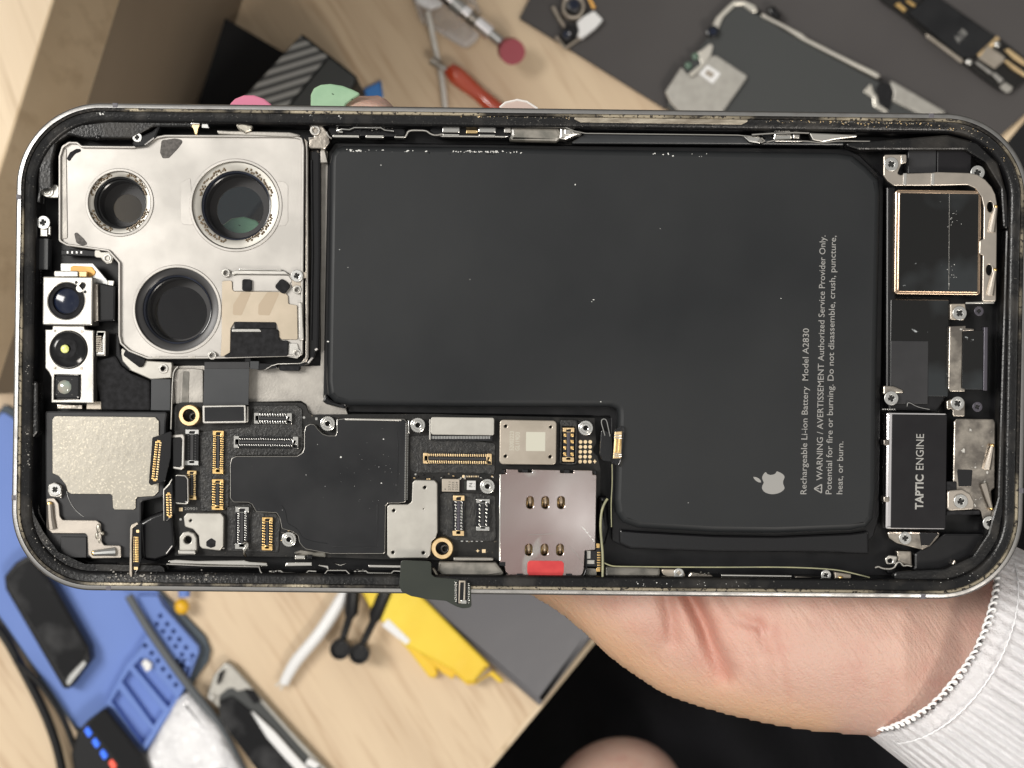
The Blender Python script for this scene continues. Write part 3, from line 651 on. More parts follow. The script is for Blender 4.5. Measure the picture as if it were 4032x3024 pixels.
bp('insulating_tape', [([(893, 1996), (985, 1982), (1004, 2014), (1085, 2020), (1104, 2044), (1096, 2175), (893, 2170)], ZP+.25, ZP, 'tape', .08, 8)])
# the big shield under a graphite sheet
SH = [(908, 1960), (908, 1830), (914, 1806), (930, 1799), (1170, 1799), (1192, 1785), (1200, 1765), (1200, 1702), (1206, 1680), (1222, 1672), (1236, 1674), (1250, 1692), (1268, 1710), (1290, 1718), (1326, 1718), (1331, 1654), (1360, 1650), (1590, 1652), (1600, 1664), (1595, 1975), (1568, 1979), (1526, 1979), (1516, 1992), (1513, 2178), (1300, 2178), (1205, 2160), (1193, 2150), (1181, 2135), (1175, 2108), (1150, 2090), (1112, 2080), (1104, 2040), (1090, 2017), (1010, 2013), (994, 1984), (978, 1976), (920, 1975)]
bp('main_shield', [(off(SH, -3.0), -2.5, ZP, 'steel', .12, 8)])
sheet = bp('graphite_sheet', [(off(SH, -.6), -2.42, -2.6, 'graphite', .05, 8)])
q = M()
q.slab([(1566, 1700), (1569, 1760), (1567, 1945), (1563, 1945), (1564, 1760)], -2.37, -2.45, 'graphite', .03)
q.slab([(1484, 1985), (1489, 1985), (1487, 2150), (1482, 2150)], -2.36, -2.45, 'graphite', .03); q.slab([(1310, 2152), (1482, 2154), (1482, 2158), (1310, 2156)], -2.36, -2.45, 'graphite', .03)
q.tube([(1108, 1990, -2.42), (1125, 2005, -2.42), (1130, 2060, -2.42), (1150, 2070, -2.42), (1175, 2085, -2.42), (1196, 2130, -2.42), (1290, 2140, -2.42)], .05, 'graphite', smooth=True)
q.build('sheet_crease', sheet)
q = M(); random.seed(11)
for i in range(26): flake(q, random.gauss(1470, 60), random.gauss(1880, 90), random.uniform(.6, 1.4), -2.38)
for x, y, r in ((1342, 1800, 5), (1510, 1729, 4), (1502, 1902, 4), (1250, 1750, 2), (1205, 1870, 2.5)): flake(q, x, y, r, -2.36)
q.build('dust', sheet)
q = M()
for i in range(46):
    for x in (1598, 1607): q.slab(rect(x-1.6-(i*.10), 1667+i*6.6, x+1.6-(i*.10), 1670.6+i*6.6), ZP+.5 if x > 1600 else -2.35, ZP, 'silver', 0)
q.slab(rect(1607, 1655, 1611, 1705), -2.6, ZP, 'silver', .02); q.slab(rect(1326, 1650, 1329, 1705), -2.3, ZP, 'silver', .02); q.slab(rect(1358, 1650, 1580, 1656), -2.3, ZP, 'steel', .04)
q.build('solder_row', board)
def shield(name, L, zt, m, holes, R=10, **k):
    return bp(name, [([L]+[circ(x, y, r, 16) for x, y, r in holes], zt, ZP, m, .14, R)], **k)
shield('radio_shield', [(1524, 2186), (1524, 1994), (1535, 1986), (1607, 1986), (1621, 1975), (1624, 1900), (1634, 1890), (1711, 1891), (1722, 1903), (1723, 2095), (1716, 2118), (1700, 2132), (1694, 2186), (1682, 2198), (1535, 2198)], -2.4, 'shield_pale', [(1672, 1919, 6), (1550, 2010, 6), (1547, 2175, 6), (1667, 2177, 6), (1668, 2003, 1.5)], label='pale L-shaped shield with pin holes')
ws = shield('small_shield', [(723, 2036), (736, 2020), (870, 2021), (881, 2036), (879, 2150), (866, 2169), (795, 2160), (786, 2150), (782, 2110), (760, 2084), (727, 2074)], -2.6, 'shield_pale', [(750, 2050, 5)], label='pale shield with a scorched corner')
one('scorch_mark', [(812, 2132), (832, 2118), (850, 2130), (848, 2152), (830, 2158), (812, 2150)], -2.58, -2.62, 'foam', ws, bev=.01, R=6)
bp('ground_lug', [([[(706, 2184), (698, 2178), (706, 2165), (706, 2115), (720, 2096), (742, 2092), (764, 2100), (774, 2118), (775, 2160), (768, 2184)], circ(739, 2126, 15, 24)], -2.2, ZP, 'shield_pale', .2, 8), (rect(700, 2166, 770, 2184), -1.7, -3, 'steel', .2, 5)])
sw = shield('coded_shield', [(1966, 1828), (1968, 1652), (2192, 1656), (2190, 1830)], -2.4, 'shield_warm', [(1991, 1678, 6), (2168, 1681, 5), (1990, 1796, 6), (2166, 1798, 6)], R=15, label='warm grey shield with an etched square and code')
q = M()
q.text('52002223', 2022, 1774, 76, -2.39, 'etch', ang=89, cap=17); q.text('GL119D3', 2045, 1774, 72, -2.39, 'etch', ang=89, cap=17)
q.slab(rect(2071, 1701, 2147, 1776), -2.385, -2.41, 'etch', 0)
q.build('etched_marking', sw)
q = M(); q.slab(rect(1697, 1643, 1946, 1713), -2.2, -2.6, 'shield_pale', .1, 9); q.slab(rect(1690, 1712, 1940, 1735), -2.9, ZP, 'black_glossy', .05, 2)
for i in range(38): q.slab(rect(1700+i*6.1, 1717, 1703.4+i*6.1, 1728), -2.85, -3, 'silver_grey', 0)
q.slab(rect(1690, 1650, 1697, 1732), -2.4, -4, 'steel', .08, 2)
q.build('display_plug_cover', board)
q = M(); q.slab(rect(797, 1595, 969, 1667, -.015), -1.9, -2.3, 'steel', .12, 7); q.slab(rect(805, 1602, 961, 1659, -.015), -1.86, -2.0, 'graphite', .03, 3)
q.slab([(972, 1600), (978, 1600), (978, 1655), (968, 1672)], -2.4, -3.4, 'steel', .1, 3)
q.build('flex_plug', board, label='black rectangular plug with a silver border')
# chips
q = M(); q.slab(rect(1740, 1886, 1809, 1936), -3.3, ZP, 'shield_warm', .04, 1)
q.build('chip', board)
q = M()
for i, (t, l) in enumerate((('2711', 34), ('7222', 34), ('2224', 34))): q.text(t, 1774+i*14, 1931, l, -3.29, 'ink', ang=89, cap=9)
q.slab(circ(1753, 1926, 2.5, 8), -3.29, -3.31, 'ink', 0, raw=True); q.build('chip_marking', board)
q = M(); q.slab(rect(1838, 1893, 1873, 1929), -3.3, ZP, 'chip_white', .04, 1); q.slab(rect(1829, 1894, 1836, 1928), -3.6, ZP, 'flex_green', .04, 1); q.build('chip', board)
q = M(); q.text('P4', 1861, 1918, 17, -3.29, 'ink', ang=89, cap=15); q.slab(circ(1867, 1905, 1.5, 6), -3.29, -3.31, 'ink', 0, raw=True); q.slab(circ(1867, 1916, 1.5, 6), -3.29, -3.31, 'ink', 0, raw=True); q.build('chip_marking', board)
q = M()
q.slab(rect(705, 1999, 719, 2013), ZP+.06, ZP, 'pad', 0); q.text('20901', 726, 2008, 50, ZP+.05, 'print', ang=0, cap=11)
q.slab(rect(1898, 2163, 1912, 2177), ZP+.06, ZP, 'pad', 0); q.slab([(1881, 2162), (1884, 2167), (1889, 2169), (1884, 2171), (1881, 2176), (1878, 2171), (1873, 2169), (1878, 2167)], ZP+.06, ZP, 'pad', 0)
for i in range(5): q.slab(pill(1819+i*19.5, 2130, 10, 7), ZP+.06, ZP, 'silver', 0, raw=True)
for i in range(5):
    for x in (2286, 2305, 2324): q.slab(circ(x-i*.4, 1740+i*19.4, 7.2, 16), ZP+.07, ZP, 'pad', 0, raw=True)
q.slab([(2342, 1808), (2345, 1814), (2350, 1817), (2345, 1820), (2342, 1826), (2339, 1820), (2334, 1817), (2339, 1814)], ZP+.06, ZP, 'pad', 0)
q.slab(rect(1241, 1644, 1250, 1654), ZP+.06, ZP, 'silver', 0); q.slab(circ(1197, 1644, 5, 10), ZP+.06, ZP, 'silver', 0, raw=True); q.slab(circ(1636, 1868, 4, 8), ZP+.06, ZP, 'silver', 0, raw=True)
q.slab(circ(1825, 1876, 6, 10), ZP+.06, ZP, 'pad', 0, raw=True)
for i in range(6): q.slab(rect(1836+i*9, 1873, 1841+i*9, 1879), ZP+.06, ZP, 'pad', 0)
q.slab(circ(711, 2045, 5, 8), ZP+.06, ZP, 'silver', 0, raw=True)
q.build('solder_pads', board)
random.seed(5); q = M()
for i in range(70):
    x = random.uniform(700, 1200) if i % 3 else random.uniform(1620, 1950); y = random.uniform(2030, 2180) if i % 3 else random.uniform(1868, 1885)
    if 880 < x < 1100 or 690 < x < 790: continue
    q.slab(rect(x, y, x+random.uniform(4, 9), y+random.uniform(3, 6)), ZP+.3, ZP, random.choice(['scuffed', 'pcb', 'steel', 'brass']), .03)
q.build('tiny_components', board)
# connectors
def conn(x0, y0, x1, y1, n, zt, end, pin, tongue='panel_grey', par=board, pl=.24, body='black_glossy', label=None, a=PHI):
    """board-to-board socket: insulating body, metal ends, two rows of pins"""
    q = M(); ver = (y1-y0) > (x1-x0); cx, cy = (x0+x1)/2, (y0+y1)/2; L = max(x1-x0, y1-y0); W = min(x1-x0, y1-y0)
    def R_(u0, v0, u1, v1):
        pts = ((u0, v0), (u1, v0), (u1, v1), (u0, v1))
        return [rot(cx+(v if ver else u), cy+(u if ver else v), cx, cy, a) for u, v in pts]
    h, hw = L/2, W/2; e_ = max(10, min(L*.13, W*.45))
    q.slab(R_(-h+2, -hw+1, h-2, hw-1), zt-.35, zt-1.0, body, .05, 2)
    for s in (-1, 1):
        u0, u1 = (-h, -h+e_) if s < 0 else (h-e_, h)
        ui0, ui1 = (u0+W*.13, u1+1) if s < 0 else (u0-1, u1-W*.13)
        q.slab([fillet(R_(u0, -hw, u1, hw), 3), R_(ui0, -hw*.42, (ui1 if s > 0 else u1-1), hw*.42) if s > 0 else R_(ui0, -hw*.42, u1-1, hw*.42)], zt, zt-.8, end, .05, raw=True)
    q.slab(R_(-h+e_*.9, -W*.12, h-e_*.9, W*.12), zt-.12, zt-.6, tongue, .05, 2)
    for s in (-1, 1): q.slab(R_(-h+e_, s*(hw-2)-1.2, h-e_, s*(hw-2)+1.2), zt-.3, zt-.8, body, 0)
    pitch = (L-2*e_)/n; pw = pitch*.50
    for i in range(n):
        u = -h+e_+pitch*(i+.5)
        for s in (-1, 1):
            q.slab(R_(u-pw/2, min(s*hw*.40, s*hw*(.40+pl*2)), u+pw/2, max(s*hw*.40, s*hw*(.40+pl*2.2))), zt-.06, zt-.4, pin, .03)
    return q.build('connector', par, label=label)
conn(1000, 1626, 1149, 1669, 11, -3.1, 'silver', 'silver', label='short silver connector at the board top edge')
conn(920, 1718, 1174, 1765, 23, -3.1, 'silver', 'silver', pl=.1)
conn(837, 1696, 880, 1866, 15, -3.1, 'gold', 'gold', pl=.26)
conn(834, 1887, 879, 2008, 9, -3.1, 'gold', 'gold', pl=.26)
conn(729, 1691, 782, 1832, 10, -2.9, 'silver_grey', 'panel_grey', pl=.12)
conn(736, 1853, 773, 1968, 12, -3.3, 'gold_dark', 'gold_dark', pl=.2)
conn(926, 1996, 979, 2162, 13, -2.8, 'silver', 'silver', pl=.12)
conn(1031, 2037, 1073, 2167, 9, -3.1, 'gold', 'gold', pl=.26)
conn(1666, 1785, 1936, 1827, 27, -3.1, 'brass', 'brass', pl=.24)
conn(1783, 1951, 1828, 2110, 10, -3.0, 'brass', 'silver', pl=.12, tongue='violet')
conn(1875, 1965, 1928, 2090, 6, -2.8, 'silver', 'silver', pl=.10)
conn(2216, 1684, 2261, 1818, 4, -2.9, 'brass', 'gold', pl=.22, tongue='violet')
one('socket_surround', [rect(2204, 1652, 2274, 1830), rect(2213, 1680, 2264, 1822)], ZP+.7, ZP, 'tape', board, bev=.15, R=12)
for x, y in ((1290, 1668), (1645, 1674), (2306, 1685), (1919, 1915), (1137, 2124)): standoff(x, y, 30, -2.3, board, 'silver', .33)
def boss(x, y, r, z):
    q = M(); k = .04*(D-z)/D
    q.rev(x, y, [(r*k, z-2), (r*k, z-.1), (r*k-.1, z), (r*.62*k, z), (r*.56*k, z-.3), (r*.52*k, z-2.2), (0, z-2.2)], ['brass', 'gold', 'brass', 'gold', 'scuffed', 'hole'], n=48)
    q.slab([circ(x+9, y+6, r*.42, 20), circ(x+9, y+6, r*.24, 16)], z-1.2, z-2.2, 'ring_dark', .1, raw=True)
    return q.build('brass_boss', board)
boss(753, 1635, 42, -2.2); boss(1743, 2155, 43, -2.2)
# ---------- SIM reader
SM = [(1971, 1867), (1993, 1866), (1994, 1848), (2040, 1849), (2041, 1860), (2095, 1861), (2096, 1849), (2205, 1851), (2206, 1862), (2258, 1863), (2259, 1851), (2332, 1853), (2334, 1869), (2349, 1871), (2344, 2165), (2303, 2168), (2299, 2240), (2293, 2262), (2281, 2268), (2150, 2268), (2005, 2264), (1990, 2248), (1986, 2225), (1966, 2209)]
pl_ = [pill(x, 1979, 29, 50) for x in (2087, 2147, 2209)]+[pill(x, 2165, 29, 48) for x in (2082, 2144, 2205)]
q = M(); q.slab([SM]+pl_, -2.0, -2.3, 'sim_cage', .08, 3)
sim = q.build('sim_reader', phone, label='steel SIM reader cage with six slots, pink reflection tinted in')
one('reader_side', [rect(1966, 1868, 1971, 2207)][0], -1.95, -4, 'steel_bright', sim, bev=.04)
one('reader_floor', off(SM, 5), -3.6, -4.4, 'gold_dark', sim, bev=0)
for x, y in [(x, 1979) for x in (2087, 2147, 2209)]+[(x, 2165) for x in (2082, 2144, 2205)]:
    q = M(); x0, y0, _ = P(x, y, 0)
    q.tube([(x, y-22, -2.5), (x, y-8, -2.15), (x, y+6, -2.4), (x, y+22, -3.2)], .36, 'spring', smooth=True)
    inst('spring', lambda: q.build('contact_spring', origin=P(x, y, -3)), 'contact_spring', x, y, -3, sim)
one('red_sticker', rect(2076, 2208, 2220, 2266), -1.93, -2.02, 'red_sticker', sim, bev=.03, R=14)
q = M()
for x, y in ((1981, 1857), (2068, 1855), (2232, 1857), (2342, 1861)): q.slab(rect(x-12 if 2000 < x < 2300 else x-7, y-7, x+12 if 2000 < x < 2300 else x+7, y+8), -2.4, -4, 'black_glossy', .1, 2)
q.slab([(1965, 2212), (1990, 2213), (1990, 2230), (1966, 2228)], -1.9, -3, 'black_glossy', .1, 2)
q.slab([(1990, 2250), (2000, 2270), (2280, 2274), (2298, 2262), (2306, 2240), (2306, 2172), (2312, 2170), (2311, 2250), (2300, 2272), (2282, 2282), (1995, 2278)], -1.8, -4, 'black_inner', .15, 3)
for x in (2046, 2240): q.slab(rect(x-13, 2259, x+13, 2270), -1.7, -3, 'black_glossy', .08, 2)
q.build('plastic_edge', sim)
q = M()
for i in range(12): flake(q, 2294+i*4, 2075+i*5+random.uniform(-3, 3), random.uniform(2, 5), -1.96)
q.tube([(2080, 2106, -1.98), (2130, 2105, -1.98), (2182, 2100, -1.98)], .04, 'steel_bright'); q.tube([(2240, 2150, -1.98), (2270, 2180, -1.98), (2296, 2220, -1.98)], .04, 'steel_bright')
q.build('scratches', sim)
q = M(); q.slab(rect(2302, 2167, 2350, 2232), -2.6, -4.5, 'black_glossy', .1, 4); q.slab(rect(2308, 2168, 2326, 2200), -2.4, -3, 'steel', .06, 2); q.slab(rect(2311, 2205, 2341, 2221), -2.4, -3, 'steel', .06, 2)
q.slab([(2300, 2235), (2350, 2240), (2350, 2280), (2290, 2278)], -3, -5, 'cloudy', .1, 3)
q.slab([(2346, 2135), (2364, 2138), (2368, 2254), (2348, 2250)], -2.4, -4, 'black_glossy', .1, 4)
for i in range(7): q.slab(rect(2351, 2173+i*10, 2365, 2179+i*10), -2.3, -2.8, 'gold', .06, 1)
q.slab(rect(2348, 2140, 2362, 2158), -2.3, -3, 'gold', .06, 3); q.slab(rect(2348, 2238, 2364, 2252), -2.3, -3, 'gold', .06, 3)
q.build('edge_connector', phone)
# ---------- loose flexes round the board
q = M(); q.slab([(805, 1425), (982, 1425), (978, 1594), (800, 1596)], -2.7, -2.85, 'flex_grey', .04, 3); q.slab([(805, 1425), (982, 1425), (982, 1452), (805, 1452)], -2.6, -2.7, 'panel_grey', .03, 2)
q.build('camera_flex', phone)
q = M()
q.tube([(700, 1443, -2.6), (684, 1456, -2.6), (679, 1500, -2.6), (676, 1600, -2.6), (673, 1690, -2.8)], .13, 'steel', smooth=True)
q.slab([(686, 1470), (702, 1452), (760, 1450), (800, 1455), (800, 1592), (690, 1590), (684, 1520)], -4.6, -5.3, 'midplate', .1, 8)
q.slab([(720, 1462), (745, 1462), (742, 1592), (715, 1592)], -4.5, -4.7, 'cloudy', .04, 6)
q.build('board_tray', phone)
def paddle(pts, zt, row, n, w_, label=None):
    q = M(); q.slab(pts, zt, zt-.5, 'black_glossy', .1, 6); (xa, ya), (xb, yb) = row; a = math.atan2(yb-ya, xb-xa)
    for i in range(n):
        t = (i+.5)/n; x, y = xa+(xb-xa)*t, ya+(yb-ya)*t; p = math.dist(*row)/n
        for o_, m, k in ((-w_*.55, 'gold', .42), (w_*.55, 'brass', .30)):
            cx, cy = x-math.sin(a)*o_*-1, y+math.cos(a)*o_*-1
            q.slab(rect(cx-p*.3, cy-w_*k, cx+p*.3, cy+w_*k, a), zt+.12, zt-.1, m, .04)
    for (x, y) in row: q.slab(rect(x-5, y-w_*.5, x+5, y+w_*.5, a), zt+.14, zt-.1, 'gold', .05, 2)
    return q.build('flex_connector', phone, label=label)
paddle([(599, 1722), (622, 1716), (676, 1696), (672, 1800), (650, 1895), (594, 1911), (585, 1902)], -1.0, ((625, 1738), (609, 1890)), 16, 13, label='black flex plug with a row of gold pins over the foil pad')
paddle([(642, 1930), (662, 1908), (679, 1895), (681, 1990), (678, 2032), (652, 2056), (643, 2048)], -1.8, ((664, 1944), (668, 2034)), 9, 11)
q = M(); q.slab([(643, 2050), (642, 1928), (664, 1905), (676, 1885), (679, 1887), (667, 1909), (646, 1931), (647, 2052)], -1.6, -2.2, 'steel', .06); q.build('flex_edge', phone)
q = M()
q.slab([(677, 1712), (722, 1708), (727, 1720), (725, 1842), (712, 1852), (680, 1846)], -1.9, -3, 'steel', .15, 8)
q.slab([(676, 1722), (712, 1720), (718, 1730), (715, 1842), (678, 1838)], -1.75, -2.4, 'black_glossy', .2, 8)
q.build('connector_cap', phone)
q = M(); q.slab([(690, 1868), (730, 1870), (742, 1885), (743, 1975), (736, 1987), (690, 1985)], -2.0, -3.4, 'steel', .12, 10); q.slab([(688, 1872), (728, 1875), (737, 1887), (738, 1974), (730, 1982), (688, 1980)], -1.85, -2.6, 'black_glossy', .2, 9)
q.build('connector_cap', phone)
q = M()
q.slab([(519, 2090), (548, 2052), (556, 2060), (556, 2200), (545, 2240), (524, 2268)], -.7, -1.1, 'black_glossy', .1, 8)
q.slab([(512, 2080), (518, 2066), (540, 2056), (545, 2062), (522, 2080), (519, 2140), (520, 2270), (514, 2272), (509, 2262)], -.4, -1.2, 'shield_warm', .1, 3)
q.slab([(548, 2056), (590, 2030), (640, 2010), (680, 2030), (690, 2150), (660, 2190), (610, 2210), (560, 2205)], -2.6, -4.5, 'black_glossy', .6, 20)
for i in range(15): q.slab(rect(532, 2114+i*6.8, 545, 2118+i*6.8), -.62, -.8, 'gold', .02)
for i in range(15): q.slab(rect(526, 2114+i*6.8, 529, 2118+i*6.8), -.62, -.8, 'brass', .02)
q.slab(rect(527, 2232, 543, 2244), -.6, -.8, 'brass', .02, 3); q.slab(rect(536, 2086, 548, 2098), -.6, -.8, 'brass', .02, 3)
q.build('flex_connector', phone, label='upright flex plug standing over the rim at the lower left')
# long flex hanging out over the lower rim
q = M()
q.slab([(1578, 2206), (1698, 2210), (1699, 2262), (1712, 2272), (1735, 2275), (1806, 2281), (1853, 2301), (1857, 2392), (1822, 2396), (1796, 2388), (1756, 2366), (1680, 2359), (1618, 2347), (1582, 2330), (1572, 2308)], .35, .10, 'flex_green', .08, 12)
hf = q.build('hanging_flex', phone, label='dark flex cable hanging out over the lower rim')
q = M(); q.slab(rect(1800, 2284, 1840, 2378, .02), .75, .3, 'black_glossy', .1, 3); q.slab([rect(1806, 2286, 1832, 2376, .02), rect(1811, 2293, 1826, 2368, .02)], .95, .5, 'shield_warm', .05, 2)
for i in range(11):
    q.slab(rect(1791, 2292+i*7.4, 1797, 2295+i*7.4), .5, .3, 'silver', .02); q.slab(rect(1842, 2296+i*7.4, 1848, 2299+i*7.4), .5, .3, 'silver', .02)
q.slab(rect(1813, 2362, 1838, 2378), 1.0, .5, 'silver', .1, 5)
q.build('connector', hf)

# ---------- earpiece pad and upper left antenna area
one('speaker_panel', [(176, 1618), (660, 1621), (654, 1655), (648, 1955), (556, 1975), (555, 2080), (560, 2200), (180, 2196), (178, 1860)], -3.2, -5.5, 'panel_grey', phone, bev=.3, R=10)
one('foil_pad', [(206, 1653, 18), (215, 1640, 10), (226, 1638, 8), (611, 1642, 12), (626, 1659, 12), (624, 1935, 14), (606, 1953, 12), (542, 1957, 10), (534, 1965, 8), (533, 2000, 6), (525, 2007, 6), (451, 2007, 6), (444, 1999, 5), (442, 1952, 5), (434, 1946, 5), (279, 1945, 10), (267, 1937, 8), (258, 1908, 20), (231, 1875, 20), (206, 1863, 10)], -2.9, -3.3, 'foil', phone, bev=.06)
q = M()
q.slab([(183, 1963), (214, 1961), (231, 1984), (235, 2031), (246, 2047), (380, 2049), (397, 2062), (400, 2132), (410, 2147), (476, 2148), (477, 2197), (362, 2199), (347, 2184), (344, 2111), (336, 2101), (204, 2100), (183, 2078)], -2.3, -2.8, 'arm_steel', .1, 9)
an = q.build('antenna_bracket', phone)
q = M(); q.tube([(196, 1985, -1.9, 1.0), (200, 2040, -2.1, 1.3), (206, 2080, -2.3, 1.6)], .50, 'arm_steel'); q.ball(195, 1985, -1.85, .5, 'gold', sq=.4)
q.tube([(370, 2178, -2.0, .9), (420, 2174, -2.1, 1.2), (455, 2172, -2.3, 1.5)], .5, 'silver_grey'); q.ball(370, 2178, -2.0, .45, 'gold', sq=.4)
q.build('spring_contact', an)
q = M(); q.slab([(190, 1910), (215, 1898), (243, 1912), (243, 1948), (228, 1960), (195, 1955), (188, 1935)], -2.2, -3.5, 'steel', .15, 12); q.slab(rect(233, 1935, 242, 1962), -2.6, -3.5, 'steel', .1, 4); q.build('screw_tab', phone)
screw(217, 1928, 24, -1.7, phone, rz=.7)
one('absorber_square', rect(238, 2114, 340, 2196), -2.9, -3.4, 'panel_grey', phone, bev=.1, R=3)
q = M()
for x, y, r in ((388, 2080, 16), (382, 2110, 12), (392, 2128, 10)): q.ball(x, y, -2.35, r*.04, 'foil', sq=.3, rx=.6, ry=1.3)
q.ball(404, 2100, -2.6, .4, 'foil'); q.tube([(262, 1935, -3.1), (275, 2000, -3.1), (330, 2035, -3.1)], .05, 'silver_grey', smooth=True)
q.build('glue_residue', phone)
# grey frame pieces between the face sensor and the board
one('foam_sheet', [(380, 1420), (455, 1400), (478, 1440), (516, 1470), (590, 1500), (592, 1616), (400, 1614), (378, 1500)], -3.4, -6, 'foam', phone, bev=.4, R=10)
q = M(); q.slab([[(477, 1366), (520, 1398), (579, 1420), (676, 1426), (678, 1440), (674, 1488), (594, 1494), (516, 1460), (482, 1422), (477, 1395)], circ(642, 1451, 13, 24)], -3.0, -4.5, 'shield_pale', .15, 6)
gb = q.build('corner_bracket', phone); standoff(642, 1451, 19, -2.75, phone, 'steel', .5, False)
q = M(); q.slab([(484, 1398), (496, 1374), (574, 1416), (562, 1442), (548, 1447)], -2.5, -3.4, 'foam', .15, 8); q.slab([(455, 1300), (470, 1330), (476, 1400), (516, 1440), (516, 1466), (480, 1440), (455, 1400)], -3.2, -6, 'black_glossy', .2, 6); q.build('foam_block', gb)
one('black_tape', rect(594, 1492, 671, 1616), -3.0, -3.5, 'flex_grey', phone, bev=.08, R=2)
q = M(); q.slab(rect(225, 1594, 324, 1610), -3.8, -5, 'scuffed', .1); q.slab(rect(340, 1580, 399, 1612), -3.6, -5, 'shield_warm', .1, 2); q.build('metal_shim', phone)
# ---------- lower rail, left half
q = M()
q.slab([(656, 2208), (690, 2203), (770, 2208), (960, 2206), (985, 2212), (1052, 2216), (1054, 2230), (900, 2228), (670, 2221)], -1.6, -3.5, 'steel_bright', .2, 4)
q.slab([(1130, 2215), (1228, 2214), (1228, 2228), (1120, 2230)], -1.8, -3, 'steel_bright', .12, 3); q.slab([(1230, 2222), (1292, 2228), (1296, 2250), (1285, 2236)], -1.7, -2.6, 'steel_bright', .08, 3)
q.slab([(1450, 2224), (1580, 2226), (1580, 2236), (1450, 2234)], -1.8, -3, 'steel_bright', .1, 3)
for x0 in (1060, 1395):
    q.tube([(x0, 2250, -2.0), (x0+45, 2248, -2.0), (x0+55, 2256, -2.0), (x0+145, 2258, -2.0), (x0+155, 2248, -2.0), (x0+185, 2250, -2.0)], .16, 'steel_bright')
    for i in range(8): q.ball(x0+8+random.uniform(0, 35), 2246+random.uniform(-6, 10), -1.9, random.uniform(.12, .25), random.choice(['black_glossy', 'silver']), sub=1)
q.slab(rect(1160, 2186, 1202, 2203), -2.4, -4, 'steel_bright', .2, 5); q.slab(rect(1206, 2186, 1230, 2202), -2.4, -4, 'black_glossy', .2, 5)
q.slab([(1310, 2216), (1340, 2224), (1370, 2216), (1340, 2230)], -2, -3, 'steel_bright', .1)
q.slab([(1140, 2180), (1185, 2166), (1240, 2175), (1280, 2168), (1284, 2196), (1190, 2186)], -3.4, -5, 'cloudy', .3, 8)
q.build('action_button_bracket', phone)
one('adhesive_strip', [(1727, 2212), (1955, 2216), (1990, 2262), (1900, 2274), (1752, 2270), (1722, 2250)], -2.2, -5, 'cloudy', phone, bev=.4, R=8)
q = M(); q.slab([(1785, 2194), (1940, 2196), (1945, 2208), (1785, 2208)], -2.6, -4, 'midplate', .2, 5); q.slab([(1698, 2240), (1708, 2236), (1728, 2268), (1712, 2266)], -1.0, -2.5, 'foil', .2, 4)
q.tube([(962, 2140, -2.2), (972, 2135, -1.8), (976, 2150, -1.6), (962, 2165, -1.8), (960, 2178, -2.2), (966, 2188, -2.8)], .25, 'steel_bright', smooth=True)
q.build('glue_residue', phone)
# ---------- battery cable and lower rail, right half
q = M()
q.tube([(2392, 1964, -2.2), (2372, 1990, -2), (2363, 2060, -1.8), (2368, 2124, -1.6), (2375, 2200, -1.4), (2372, 2290, -1.2)], .20, 'olive_cable', smooth=True)
q.tube([(2379, 2216, -1.6), (2400, 2228, -1.6), (2440, 2231, -1.6), (2811, 2234, -1.6), (3082, 2232, -1.6), (3272, 2240, -1.7), (3350, 2254, -1.8), (3424, 2274, -2.2)], .11, 'olive_cable', smooth=True)
q.tube([(2410, 1828, -2), (2412, 1900, -2), (2405, 1980, -2), (2408, 2075, -2)], .09, 'olive_cable', smooth=True)
q.slab([(2355, 1950), (2392, 1955), (2400, 2080), (2380, 2160), (2352, 2125)], -3.2, -6, 'black_glossy', .8, 12)
q.build('battery_cable', phone, smooth=60)
q = M()
q.slab([(2366, 1690), (2400, 1700), (2412, 1720), (2416, 1820), (2372, 1815), (2360, 1790)], -2.4, -2.8, 'black_glossy', .15, 8)
q.slab([(2422, 1695), (2436, 1680), (2452, 1676), (2458, 1692), (2446, 1812), (2436, 1838), (2410, 1822)], -.4, -1.2, 'clear_film', .15, 6)
q.slab([(2421, 1700), (2450, 1698), (2446, 1804), (2414, 1806)], -.25, -.7, 'brass', .1, 2)
for i in range(2): q.slab(rect(2422+i*14, 1728, 2430+i*14, 1782, .08), -.15, -.4, 'gold', .06, 1)
for y in (1712, 1722, 1786, 1794): q.slab(rect(2418, y, 2448, y+4, .05), -.12, -.4, 'silver', .03)
q.tube([(2382, 1715, -2), (2375, 1690, -2), (2366, 1660, -2), (2374, 1648, -2), (2388, 1652, -2), (2394, 1680, -2), (2402, 1718, -2)], .09, 'silver_grey', smooth=True)
q.build('battery_connector', phone, label='gold battery plug standing up at the notch of the battery')
q = M()
q.slab([(2384, 2232), (2600, 2238), (2600, 2262), (2580, 2278), (2385, 2278)], -3.4, -5.5, 'cloudy', .3, 6)
q.slab([(2600, 2240), (2690, 2242), (2700, 2268), (2680, 2280), (2640, 2276), (2612, 2264)], -2.2, -4, 'shield_warm', .15, 8)
q.slab([(2840, 2262), (3118, 2266), (3118, 2273), (2840, 2270)], -1.6, -3, 'steel_bright', .1, 2)
q.slab([(2720, 2252), (2800, 2262), (2830, 2286), (2700, 2280)], -2.4, -4, 'scuffed', .3, 6); q.slab([(3130, 2268), (3260, 2274), (3270, 2292), (3130, 2292)], -2.4, -4, 'scuffed', .3, 6)
q.slab(rect(2865, 2280, 2938, 2290), -2.4, -4, 'midplate', .1, 3); q.slab(rect(2985, 2282, 3060, 2291), -2.4, -4, 'midplate', .1, 3); q.slab(rect(2830, 2276, 3130, 2292), -3.2, -5, 'black_glossy', .1, 3)
q.slab([(3285, 2252), (3352, 2262), (3352, 2290), (3290, 2292)], -2.4, -4, 'shield_warm', .15, 4); q.ball(3310, 2276, -2.2, .38, 'gold', sq=.6)
